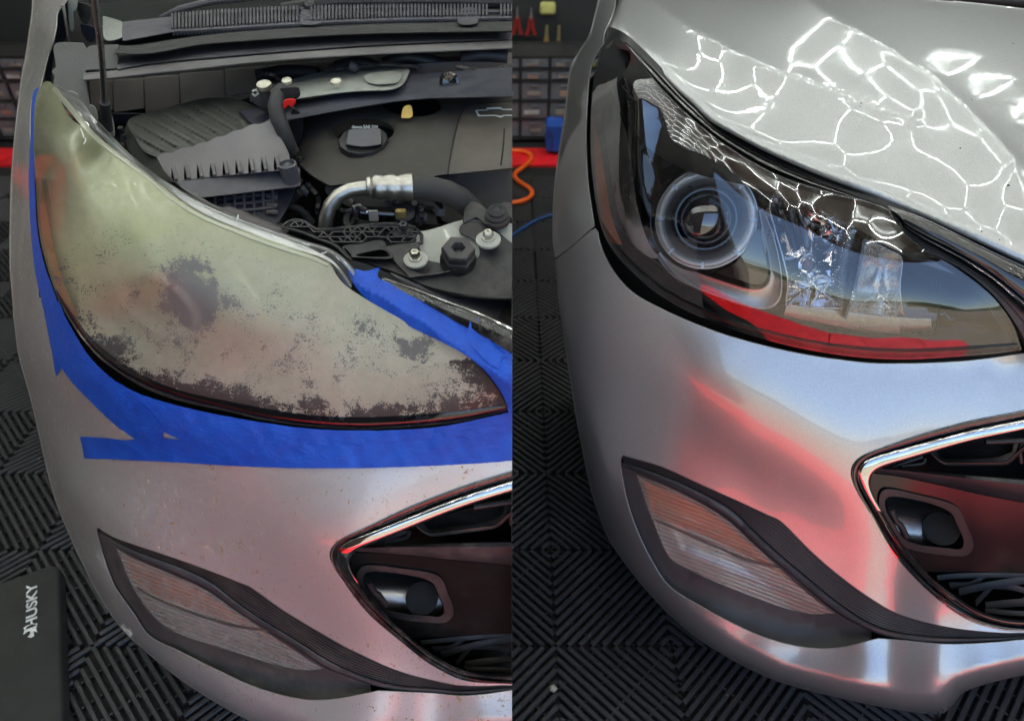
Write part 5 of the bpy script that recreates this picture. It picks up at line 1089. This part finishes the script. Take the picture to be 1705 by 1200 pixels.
# prop rod
pr0 = [Vector(W(u, v, y)) for u, v, y in ((156, -20, .82), (162, 30, .85), (168, 80, .875), (172, 130, .90), (174, 175, .915))]
rod_ = MB().tube(pr0, .0037, 14).build("prop_rod", M['steel'], carL)
MB().tube([Vector(W(u, v, y)) for u, v, y in ((174, 171, .912), (176, 190, .918), (179, 215, .925))], [.0062, .0068, .0066], 16).build("rubber_sleeve", M['rubber'], rod_)
solid("white_clip", path([(183, 187), (188, 205), (190, 227), (184, 222), (180, 200), (183, 187)], step=5), FY(.93), .01, M['white'])
solid("white_tab", path([(107, 154), (120, 153), (131, 160), (128, 166), (112, 162), (107, 154)], step=5), FY(.96), .01, M['white'])
solid("clear_tab", path([(150, 175), (158, 180), (163, 200), (156, 196), (150, 175)], step=5), FY(.95), .008, M['white'])
# --- air filter box
lp3 = plane3((221, 197, 1.03), (451, 195, 1.06), (265, 262, .90))
lid_o = path([(212, 207), (216, 200), (226, 195), (277, 181), (332, 167), (358, 164), (385, 165), (405, 170), (425, 179), (455, 186)], [(455, 186), (453, 197)], [(453, 197), (418, 210), (375, 225), (332, 241), (288, 254), (262, 262)], [(262, 262), (240, 252), (224, 228), (212, 207)], step=5)
bot = np.array([[262, 262], [288, 254], [332, 241], [375, 225], [418, 210], [453, 197]], float)
def LIDF(U, V):
    Y = lp3(U, V); t = np.clip((U - 250) + (V - 255) * -.9, 0, 400)
    r = np.sin((U - 1.75 * (V - 160)) / 36. * 2 * math.pi)    # ribs running down to the right
    s = np.clip(distpoly(U, V, lid_o) / 10., 0, 1); return Y - .0055 * np.tanh(r * 1.8) * s + .006 * (1 - s)
lid = patch(MB(), lid_o, LIDF, step=4, rim=((.8, .002), (1.4, .006))).build("filter_lid", M['lid'], carL, 60)
fr_o = path([(262, 262), (275, 256), (288, 256), (302, 248), (318, 247), (332, 240), (346, 238), (360, 230), (375, 227), (390, 219), (403, 217), (418, 209), (436, 207), (453, 198)], [(453, 198), (462, 222), (475, 246), (481, 262), (480, 282)], [(480, 282), (400, 290), (340, 296), (289, 303)], [(289, 303), (272, 282), (262, 262)], step=5)
slots = [path([(285.5 + 21.4 * i, 276 - 2.6 * i), (291 + 21.4 * i, 300 - 2.4 * i), (284.5 + 21.4 * i, 301 - 2.4 * i), (285.5 + 21.4 * i, 276 - 2.6 * i)], step=4) for i in range(9)]
frF = plane3((262, 262, .905), (453, 198, .965), (300, 301, .865))
fb = solid("filter_front", fr_o, frF, .03, M['boxp'], None, slots, 10)
solid("front_slots", fr_o, lambda U, V: frF(U, V) + .016, .01, M['void'], fb, step=30)
for i in range(9):
    MB().tube([Vector(W(291.5 + 21.4 * i, 278 - 2.6 * i, float(frF(291 + 21.4 * i, 278 - 2.6 * i)) - .001)), Vector(W(293 + 21.4 * i, 300 - 2.4 * i, float(frF(293 + 21.4 * i, 300 - 2.4 * i)) - .004))], [.0006, .0026], 8).build("front_rib", M['boxp'], fb)
solid("filter_side", path([(212, 207), (224, 230), (240, 253), (262, 262), (272, 284), (289, 303), (262, 292), (232, 268), (214, 246), (207, 225), (212, 207)], step=6), plane3((214, 208, 1.02), (262, 262, .91), (214, 246, .98)), .03, M['lid'])
solid("filter_flange", path([(293, 304), (400, 292), (468, 283), (484, 281), (498, 280)], [(498, 280), (499, 309)], [(499, 309), (480, 312), (336, 329)], [(336, 329), (310, 317), (293, 304)]), plane3((297, 305, .855), (498, 281, .90), (340, 328, .84)), .03, M['cowl'])
MB().lathe([(.012, 0), (.012, .03), (.0095, .031), (.009, .026), (1e-5, .026)], Vector(W(487, 306, .885)), (0, -.15, 1), 20).build("flange_boss", M['cowl'], carL)
lbF = plane3((336, 330, .865), (480, 312, .905), (400, 366, .85)); lb = solid("filter_base", path([(336, 329), (480, 312), (492, 310)], [(492, 310), (478, 345), (462, 372)], [(462, 372), (420, 362), (336, 329)]), lbF, .04, M['bluish'])
mb = MB()
for i in range(7): u = 358 + 16 * i; mb.tube([Vector(W(u, 324 + (u - 350) * -.11 + 4, float(lbF(u, 330)) - .004)), Vector(W(u + 1, min(366, 340 + (u - 350) * .3), float(lbF(u, 350)) - .006))], .0022, 6)
for j, v in enumerate((334, 343, 353)): mb.tube([Vector(W(352 + 12 * j, v - (0), float(lbF(370, v)) - .005)), Vector(W(462, v - 12 + 2 * j, float(lbF(462, v - 10)) - .005))], .0022, 6)
mb.build("base_ribs", M['cowl'], lb, 40)
for v in (327, 341, 353): MB().box(W(453, v, float(lbF(453, v)) - .006), (.016, .006, .0045), ((1, -.15, .05), (0, 1, 0), (0, 0, 1))).build("base_clip", M['boxp'], lb, 0, bevel=.001)
solid("headlight_back_cover", path([(292, 305), (318, 315), (336, 331), (366, 346), (385, 344), (396, 350), (430, 353), (455, 366), (480, 380), (470, 392)], [(470, 392), (397, 362), (336, 334), (292, 305)], step=5), plane3((300, 312, .84), (470, 385, .80), (400, 350, .85)), .03, M['boxp'])
# --- engine cover
ecF = plane3((505, 200, 1.07), (860, 150, 1.10), (560, 300, .90))
hole = [(605 + 51 * math.cos(t), 219 + 21.5 * math.sin(t)) for t in [2 * math.pi * k / 44 for k in range(44)]]
ec_o = path([(493, 268), (496, 240), (499, 215), (504, 198), (520, 186), (547, 177), (585, 170), (620, 167)], [(620, 167), (628, 171), (640, 183), (654, 190), (675, 195), (703, 196), (722, 192), (735, 184), (736, 176), (727, 163), (712, 156)], [(712, 156), (770, 152), (880, 145)], [(880, 145), (880, 276)], [(880, 276), (840, 280), (745, 290), (700, 297), (640, 300), (549, 309)], [(549, 309), (520, 292), (493, 268)])
def ECF(U, V):
    Y = ecF(U, V); s = distpoly(U, V, np.array(hole)); e = distpoly(U, V, EDG, False)
    return Y + .012 * np.exp(-s / 5.) + .03 * np.exp(-e / 14.)
EDG = cr([(493, 268), (496, 240), (499, 215), (504, 198), (520, 186), (547, 177), (585, 170), (620, 167)], 10)
cov_ = patch(MB(), ec_o, ECF, [np.array(hole)], 8, rim=((1, .002), (2.5, .008), (3, .06)), hrim=((-1.5, .006), (-2, .02), (-4, .05))).build("engine_cover", M['cover'], carL, 60)
# front face of the cover
solid("cover_face", path([(549, 300), (640, 292), (700, 288), (745, 282), (852, 268), (880, 266)], [(880, 266), (880, 380)], [(880, 380), (700, 372), (600, 350), (545, 322), (549, 300)]), plane3((549, 300, .915), (860, 268, .95), (700, 370, .90)), .04, M['cover'], cov_)
MB().lathe([(.056, -.03), (.054, -.045), (.03, -.05), (1e-5, -.05)], Vector(W(605, 222, float(ecF(605, 222)))), (0, -.35, 1), 40).build("filler_well", M['void'], cov_)
oc = Vector(W(605, 236, .985)); capo = MB().lathe([(.036, -.03), (.036, .0), (.034, .004), (1e-5, .004)], oc, (0, -.25, 1), 36, flut=.02, fn=12).build("oil_filler_cap", M['black'], carL)
solid("cap_grip", path([(577, 240), (581, 222), (584, 218), (626, 216), (633, 220), (634, 240)], [(634, 240), (605, 244), (577, 240)], step=4), plane3((577, 240, .962), (634, 240, .962), (605, 216, .985)), .012, M['cowl'], capo, step=6, rim=((.8, .001), (1.8, .004), (2, .012)))
text_obj("cap_lettering", "dexos SAE 5W", M['wht'], np.array(W(586, 214, .99)), np.array([1., 0, 0]), np.array([0, .3, .95]), .0045, carL, .0, .0002, .038)
well = solid("dipstick_well", path([(636, 181), (654, 190), (675, 195), (703, 196), (722, 192), (735, 184), (738, 174), (722, 158), (712, 156), (700, 166), (640, 172), (628, 170), (636, 181)], step=6), lambda U, V: ecF(U, V) + .05, .03, M['void'], cov_)
solid("dipstick_handle", path([(669, 196), (671, 184), (674, 178), (682, 176), (685, 181), (685, 195), (669, 196)], step=4), plane3((670, 195, 1.03), (685, 195, 1.03), (678, 176, 1.035)), .01, M['yellow'])
p2 = path([(748, 290), (754, 252), (762, 216), (768, 196), (774, 184), (786, 177), (810, 174), (880, 170)], [(880, 170), (880, 277)], [(880, 277), (748, 290)])
pp = solid("cover_panel", p2, lambda U, V: ECF(U, V) - .003, .008, M['cover2'], cov_)
emb = [(792, 185), (812, 184), (810, 181), (833, 180), (838, 183), (862, 183), (862, 193), (840, 193), (834, 196), (823, 193), (796, 194)]
emo = path(*[[emb[i], emb[(i + 1) % len(emb)]] for i in range(len(emb))], step=4); cen = np.array([830, 188.]); emi = cen + (emo - cen) * np.array([.90, .58])
solid("bowtie_emblem", emo, lambda U, V: ECF(U, V) - .0036, .001, M['wht'], pp, step=4)
solid("emblem_field", emi, lambda U, V: ECF(U, V) - .0050, .001, M['cover2'], pp, step=4)
mb = MB(); mb.tube(curve3([(746, 292), (752, 252), (760, 216), (766, 196), (772, 184), (785, 177), (810, 173), (870, 170)], ECF, -.001, 40), .0016, 6).build("cover_seam", M['void'], cov_)
MB().tube(curve3([(840, 215), (838, 245), (834, 276)], ECF, .003, 12), .0012, 6).build("cover_seam", M['void'], cov_)
MB().tube(curve3([(498, 262), (503, 275), (520, 282), (530, 290), (545, 296), (550, 312)], FY(.97), 0, 20), .003, 8).build("edge_cable", M['rubber'], carL)
# --- intake hose, connector and red clip
MB().tube([Vector(W(u, v, y)) for u, v, y in ((470, 150, 1.0), (463, 162, .98), (459, 178, .96), (464, 200, .945), (476, 228, .94), (488, 252, .95))], [.010, .0105, .011, .011, .010, .008], 16).build("ribbed_conduit", M['rubber'], carL)
solid("connector_block", path([(467, 148), (494, 146), (498, 152), (496, 162), (474, 166), (467, 148)], step=5), FY(.98), .03, M['black'])
solid("red_clip", path([(473, 172), (476, 167), (489, 166), (491, 170), (485, 178), (480, 174), (473, 181), (473, 172)], step=3), FY(.955), .008, M['redp'])
solid("vacuum_valve", path([(420, 150), (435, 146), (448, 152), (456, 170), (448, 182), (430, 176), (418, 164), (420, 150)], step=5), FY(1.0), .04, M['blackd'])
MB().lathe([(.010, 0), (.010, .006), (.006, .008), (1e-5, .008)], Vector(W(441, 146, .99)), (0, -.3, 1), 14).build("valve_cap", M['zinc'], carL)
MB().tube([Vector(W(u, v, .98)) for u, v in ((421, 152), (427, 150), (430, 156), (424, 160), (420, 156))], .0016, 8).build("wire_loop", M['white'], carL)
solid("hose_shadow_body", path([(488, 180), (500, 190), (504, 215), (496, 240), (488, 232), (484, 200), (488, 180)], step=6), FY(1.02), .04, M['black'])
# --- aluminium pipe, crimp and rubber hose
ap = [(541, 384, .80), (543, 362, .80), (550, 342, .805), (564, 326, .81), (583, 316, .815), (603, 313, .82), (622, 312, .823)]
MB().tube([Vector(W(*p)) for p in [ap[0]] + [tuple(np.array(ap[i]) * (1 - t) + np.array(ap[i + 1]) * t) for i in range(6) for t in (.33, .66, 1)]], .0089, 24).build("coolant_pipe", M['alu'], carL, 60)
c0 = Vector(W(611, 312, .82)); c1 = Vector(W(686, 312, .83)); L_ = (c1 - c0).length
MB().lathe([(.0098, -.001), (.0125, 0), (.0135, .004), (.012, .006), (.0145, .008), (.0158, .012), (.0158, .017), (.014, .021), (.0155, .025), (.0165, .030), (.0162, .034), (.0143, .038), (.016, .042), (.0172, .049), (.0175, L_), (.0155, L_ + .001), (.01, L_ + .001)], c0, c1 - c0, 36).build("crimp_collar", M['alu'], carL, 50)
MB().tube([Vector(W(u, v, y)) for u, v, y in ((684, 312, .83), (715, 313, .832), (745, 320, .835), (768, 332, .84), (786, 348, .85), (800, 372, .87))], [.0152, .0152, .015, .015, .0148, .0146], 24).build("rubber_hose", M['rubber'], carL, 60)
# things in the gap below the pipe
for (u, v, y, r, h, m) in ((655, 348, .93, .030, .05, 'blackd'), (672, 352, .90, .018, .03, 'cowl'), (600, 366, .90, .026, .03, 'black'), (632, 340, .92, .012, .05, 'cowl')):
    MB().lathe([(r, -h), (r, -.004), (r * .9, 0), (r * .6, .002), (r * .5, -.004), (1e-5, -.004)], Vector(W(u, v, y)), (.15, -.5, .8), 26).build("pump_body", M[m], carL)
MB().box(W(628, 356, .86), (.05, .02, .014), ((.97, .1, -.12), (-.1, 1, 0), (.12, 0, .97))).build("sensor_plug", M['gloss'], carL, 0, bevel=.003)
MB().box(W(622, 359, .845), (.012, .004, .014)).build("plug_label", M['white'], carL, 0)
MB().box(W(668, 356, .87), (.014, .01, .012)).build("yellow_plug", plastic("ochre_plastic", (.4, .3, .1), .5), carL, 0, bevel=.002)
for pts in ([(585, 378), (600, 352), (640, 340), (700, 345)], [(700, 300), (712, 340), (722, 372)], [(560, 392), (590, 372), (640, 372)], [(470, 340), (500, 350), (520, 372)], [(500, 320), (470, 350), (450, 372)], [(735, 345), (770, 372), (800, 378)]):
    MB().tube([Vector(W(u, v, .92)) for u, v in crn(pts, 14)], .006, 10).build("wiring_pipe", M['rubber'], carL)
rw = random.Random(11)
for pts, r, y in (([(500, 300), (506, 330), (498, 360), (480, 378)], .004, .93), ([(512, 306), (530, 330), (528, 352), (535, 372)], .0035, .92), ([(560, 345), (575, 352), (600, 346), (618, 356)], .003, .86), ([(690, 338), (702, 352), (700, 372)], .004, .87), ([(640, 330), (656, 336), (684, 334), (705, 346), (725, 350)], .0045, .9),
                  ([(505, 262), (515, 282), (512, 305), (500, 330)], .003, .98), ([(722, 330), (735, 346), (730, 366), (745, 374)], .0035, .87), ([(575, 330), (590, 340), (596, 360), (588, 376)], .003, .88), ([(430, 120), (455, 126), (470, 138)], .003, 1.15), ([(540, 118), (590, 112), (640, 108), (700, 112)], .003, 1.18), ([(760, 112), (800, 118), (846, 112)], .0035, 1.15), ([(200, 212), (205, 226), (204, 244)], .004, 1.0)):
    MB().tube([Vector(W(u, v, y + rw.uniform(-.01, .01))) for u, v in crn(pts, 16)], r, 8).build("wire", M[rw.choice(['rubber', 'seal', 'blackd'])], carL)
for (u, v, y) in ((508, 318, .93), (594, 349, .86), (702, 362, .87), (590, 112, 1.17), (733, 352, .87)):
    MB().lathe([(.007, -.006), (.007, .006), (.0045, .0062), (.0045, -.0062)], Vector(W(u, v, y)), (rw.uniform(-1, 1), .2, rw.uniform(-1, 1)), 14).build("wire_clip", M['cowl'], carL)
# --- radiator support (painted steel), lattice bracket, black cover
rsF = plane3((640, 420, .765), (860, 380, .80), (760, 470, .725))
solid("radiator_support", path([(686, 384), (705, 386), (735, 378), (760, 370), (785, 366), (812, 370), (880, 376)], [(880, 376), (880, 480)], [(880, 480), (700, 460), (660, 440), (686, 384)]), rsF, .03, M['white'])
lat_o = path([(470, 379), (478, 371), (493, 367), (508, 370), (519, 378), (531, 383), (560, 381), (600, 377), (640, 373), (672, 375), (690, 379), (702, 391)], [(702, 391), (702, 405)], [(702, 405), (668, 408), (642, 412), (633, 402), (600, 408), (573, 412), (574, 421), (586, 436)], [(586, 436), (560, 410), (530, 398), (500, 386), (470, 379)], step=5)
ltF = plane3((480, 378, .79), (700, 390, .79), (590, 430, .735))
lt = solid("lattice_bracket", lat_o, lambda U, V: ltF(U, V) + .012, .012, M['void'])
edge = MB().tube([Vector(p) for p in W(lat_o[:, 0], lat_o[:, 1], ltF(lat_o[:, 0], lat_o[:, 1]))] + [Vector(W(lat_o[0, 0], lat_o[0, 1], ltF(*lat_o[0])))], .0022, 6).build("bracket_rim", M['blackd'], lt)
mb = MB(); rr_ = random.Random(3)
cells = [(u + (8 if j % 2 else 0), v) for j, v in enumerate(np.arange(372, 432, 8.5)) for u in np.arange(476, 700, 16)]
for (u, v) in cells:                                      # criss-cross of thin moulded ribs
    nb_ = [(u + 8, v + 8.5), (u - 8, v + 8.5), (u + 16, v)]
    for (x, y) in nb_:
        q = np.array([[u, v], [x, y], [(u + x) / 2, (v + y) / 2]])
        if inside(q, lat_o).all() and rr_.random() < .86:
            a = Vector(W(u, v, float(ltF(u, v)))); b = Vector(W(x, y, float(ltF(x, y)))); d = (b - a); L = d.length; d.normalize(); up = Vector((0, -.4, .9)).normalized(); sd_ = d.cross(up).normalized(); mb.box((a + b) / 2, (L + .001, .0017, .008), (d, sd_, up))
o = mb.build("bracket_ribs", M['blackd'], lt, 0); o['kind'] = 'stuff'
solid("bracket_boss", loop([(655, 384), (672, 378), (690, 383), (694, 392), (680, 397), (662, 395)], 5), lifted(ltF, .003), .01, M['blackd'], lt)
def bolt(u, v, Y, r, washer, name="bolt", m='zinc', wm='white', ax=(0, -.25, 1)):
    p = Vector(W(u, v, Y)); b = MB().lathe([(r * 2.3, -.003), (r * 2.3, 0), (r * 2.0, .0012), (r * 1.25, .0014), (r * 1.2, .003), (1e-5, .003)], p, ax, 36).build(name, M[wm], carL, 40) if washer else None
    h = MB().lathe([(r * 1.15, .001), (r * 1.15, .003), (r * .95, .0035), (r, .0045), (r, .010), (r * .8, .012), (r * .45, .012), (r * .4, .0105), (1e-5, .0105)], p, ax, 6).build("bolt_head" if washer else name, M[m], b if b else carL, 30)
    return b
bolt(673, 385, .765, .0065, False, m='blackd'); 
solid("slot_box", path([(574, 412), (634, 402), (643, 412), (646, 418), (652, 430), (588, 428), (586, 424), (574, 412)], step=6), plane3((580, 412, .752), (645, 408, .757), (600, 428, .735)), .04, M['blackd'], None, [path([(592, 424), (622, 417), (640, 416), (648, 428), (600, 428), (592, 424)], step=5)])
solid("black_shroud", path([(590, 429), (598, 431), (650, 432), (640, 414), (642, 411), (690, 405)], [(690, 405), (700, 418), (708, 432), (728, 438), (762, 440), (790, 434), (800, 424), (798, 410), (788, 398), (768, 388), (767, 378), (775, 373), (800, 372), (822, 382), (852, 406), (880, 422)], [(880, 422), (880, 495)], [(880, 495), (852, 496), (800, 493), (750, 486), (706, 474), (680, 462), (650, 450), (620, 440), (590, 429)]), lifted(plane3((640, 420, .757), (860, 390, .79), (760, 470, .72)), .004), .03, M['blackd'])
solid("shroud_flap", path([(640, 413), (690, 406), (697, 412), (680, 418), (684, 446), (712, 458), (770, 446), (690, 461), (680, 458), (655, 432), (640, 413)], step=6), lifted(plane3((640, 420, .752), (860, 390, .785), (760, 470, .715)), .007), .006, M['mouldd'])
bolt(692, 431, .733, .0064, True, "washer"); bolt(813, 398, .762, .0067, True, "washer")
pn = Vector(W(763, 425, .742)); nut = MB().lathe([(.021, -.012), (.021, 0), (.0195, .002), (.0205, .004), (.0205, .012), (.019, .014), (.009, .0145), (.0075, .012), (.007, .004), (1e-5, .004)], pn, (.08, -.35, 1), 6).build("hex_cap", M['mouldd'], carL, 30)
MB().lathe([(.022, -.016), (.0225, -.012), (.0225, -.006), (.0215, -.004)], pn, (.08, -.35, 1), 36).build("cap_collar", M['black'], nut)
solid("shroud_tab", path([(772, 372), (774, 352), (780, 338), (792, 338), (806, 346), (812, 358), (815, 370), (811, 374), (795, 362), (786, 364), (772, 372)], step=5), plane3((775, 370, .80), (812, 372, .79), (790, 340, .825)), .006, M['blackd'])
solid("shroud_tab", path([(826, 349), (834, 340), (846, 338), (856, 344), (870, 360), (856, 366), (842, 356), (826, 349)], step=5), plane3((830, 352, .83), (860, 362, .82), (845, 338, .85)), .006, M['blackd'])
rc_ = Vector(W(827, 360, .80)); MB().lathe([(.0165, -.008), (.0165, -.002), (.014, 0), (.0145, .004), (.011, .007), (.0115, .010), (.006, .014), (.004, .012), (1e-5, .012)], rc_, (0, -.3, 1), 32).build("rubber_mount", M['rubber'], carL, 40)
solid("support_top", path([(810, 374), (822, 366), (880, 362)], [(880, 362), (880, 382)], [(880, 382), (836, 384), (810, 374)], step=6), FY(.83), .02, M['blackd'])
MB().tube(curve3([(592, 431), (650, 453), (706, 477), (752, 489), (800, 496), (870, 498)], lifted(rsF, .006), 0, 40), .0022, 8).build("shroud_edge", M['seal'], carL)
# lower plastic under the shroud and black bonnet-lock trim with streaks
lpF = plane3((650, 450, .71), (860, 500, .735), (800, 560, .655))
solid("duct_plastic", path([(650, 455), (706, 478), (752, 490), (800, 497), (880, 499)], [(880, 499), (880, 600)], [(880, 600), (800, 545), (700, 488), (650, 455)]), lambda U, V: lpF(U, V) + .01, .02, M['cowl'])
solid("duct_end", path([(830, 530), (846, 512), (880, 504)], [(880, 504), (880, 580)], [(880, 580), (850, 556), (830, 530)]), lambda U, V: lpF(U, V) + .004, .02, M['blackd'])
bar = band(MB(), cr([(636, 460), (670, 471), (723, 491), (803, 520), (852, 544), (900, 570)], 8), cr([(636, 474), (670, 490), (710, 510), (760, 542), (800, 562), (852, 596), (900, 625)], 8), lambda U, V: FL(U, V) - .000, [(0, -.02), (.04, .0), (.2, .004), (.5, .006), (.8, .006), (1, .0)], 90).build("upper_grille_bar", M['glossd'], carL, 60)
MB().tube(curve3([(640, 464), (700, 485), (760, 508), (803, 524), (870, 557)], lambda U, V: FL(U, V) - .004, 0, 40), .0009, 6).build("bar_bead", M['chrome'], bar)
patch(MB(), path([(560, 440), (600, 436), (700, 480), (900, 570)], [(900, 570), (900, 720)], [(900, 720), (846, 700), (820, 650), (760, 590), (650, 530), (590, 500), (560, 440)], step=14), lambda U, V: FL(U, V) + .02, step=24, rim=()).build("gap_backing", M['seal'], carL, 180)
# --- masking tape: every strip its own thing
def tape(label, outline, L=.0012, seed=0, F=None, wr=.0011, step=6):
    F = F or FL; rr = random.Random(seed); ph = [rr.uniform(0, 6) for _ in range(6)]
    def TF(U, V):
        w = wr * (np.sin(U / 13. + V / 21. + ph[0]) * np.sin(V / 17. - U / 29. + ph[1]) + .5 * np.sin(U / 6.1 - V / 9. + ph[2]) * np.sin(U / 31. + ph[3])); return liftY(U, V, F(U, V), L + .0014 + w)
    ol = np.array(outline, float); n = len(ol); j = np.array([[rr.uniform(-.35, .35), rr.uniform(-.35, .35)] for _ in range(n)]); ol = ol + j
    o = patch(MB(), ol, TF, step=step, rim=((.0, .0006), (.0, .0012))).build("masking_tape", M['tape'], None, 60)
    return tag(o, label, "masking tape", "strips of blue masking tape round the cloudy headlight")
CLIP = False
vv_ = np.arange(1215, 555, -12.); fr_ = W(np.full(len(vv_), 852.5), vv_, FL(np.full(len(vv_), 852.5), vv_) + .003)
capm = MB(); capm.add([tuple(p * [0, 1, 1] - [.0002, 0, 0]) for p in fr_] + [(-.0002, .74, .70), (-.0002, 1.7, .78), (-.0002, 1.7, .14)], [tuple(range(len(fr_) + 3))])
capm.build('section_bounce_cap', plastic('bounce_grey', (.5, .5, .5), .6), carL, 0)  # unseen grey sheet closing the cut, added to lighten the clean car's flank
CLIP = True
tape("long blue tape strip along the bumper, its torn left end above the fog lamp", path([(133, 727), (160, 728), (190, 731)], [(190, 731), (212, 733), (240, 728), (272, 730), (400, 736), (500, 730), (700, 722), (880, 706)], [(880, 706), (880, 764)], [(880, 764), (800, 771), (700, 776), (600, 779), (500, 779), (400, 776), (300, 770), (200, 765), (140, 763)], [(140, 763), (137, 745), (133, 727)], step=5), .0014, 1)
tape("blue tape strip hugging the cloudy headlight's lower edge, above the long bumper strip", path([(196, 636), (222, 651), (260, 665), (333, 684), (400, 697), (430, 702), (500, 712), (563, 716), (650, 716), (740, 709), (846, 687), (880, 682)], [(880, 686), (880, 712)], [(880, 712), (800, 722), (700, 731), (600, 738), (500, 742), (400, 744), (320, 738), (260, 712), (215, 680), (192, 641)], step=5), .0022, 2)
tape("diagonal blue tape strip crossing the bumper corner, its square end pointing down right", path([(98, 500), (110, 530), (128, 562), (146, 590), (172, 618), (212, 650), (245, 680), (272, 714)], [(272, 714), (271, 730), (264, 741), (261, 756)], [(261, 756), (228, 733), (190, 706), (150, 668), (118, 634), (97, 600), (88, 560), (88, 520), (98, 500)], step=5), .0032, 3)
tape("narrow upright blue tape strip down the outer edge of the cloudy headlight", path([(72, 146), (62, 160), (58, 200), (58, 300), (62, 380), (74, 440), (92, 492), (106, 535)], [(106, 535), (112, 570), (108, 600), (93, 628)], [(93, 628), (84, 575), (71, 510), (58, 450), (51, 380), (48, 300), (51, 220), (54, 160), (62, 146), (72, 146)], step=5), .0018, 4)
tape("short blue tape piece overlapping the diagonal strip beside the headlight corner", path([(95, 520), (108, 545), (126, 570), (136, 592)], [(136, 592), (134, 600), (120, 590), (104, 580), (92, 560), (95, 520)], step=5), .0042, 6)
FB = lambda U, V: liftY(U, V, FL(U, V), .012 * np.clip(1 - np.abs(V - np.interp(U, [580, 700, 852], [462, 535, 640])) / 40., 0, 1))
tape("broad blue tape strip over the grille bar at the upper right of the cloudy headlight", path([(581, 446), (592, 448), (611, 451), (633, 444)], [(633, 444), (629, 460), (640, 468), (700, 497), (740, 520), (790, 548), (830, 575), (880, 606)], [(880, 606), (880, 720)], [(880, 720), (852, 700), (842, 668), (826, 640), (800, 610), (760, 582), (700, 552), (660, 532), (622, 508), (606, 494), (590, 474), (581, 458), (581, 446)], step=5), .002, 7, FB)
tape("torn blue tape tab sticking up from the strip over the grille bar", path([(779, 553), (783, 535), (790, 531), (797, 532), (801, 545), (812, 561), (830, 583), (838, 590)], [(838, 590), (834, 600), (831, 613)], [(831, 613), (812, 604), (795, 585), (779, 570), (779, 553)], step=4), .004, 8, FB, .002)
tape("small rectangular blue tape piece wrapped over the upper end of the grille bar strip", path([(622, 475), (640, 468), (655, 476), (663, 486), (663, 505), (653, 518)], [(653, 518), (636, 510), (618, 503)], [(618, 503), (616, 490), (622, 475)], step=4), .0036, 9, FB)
CLIP = False
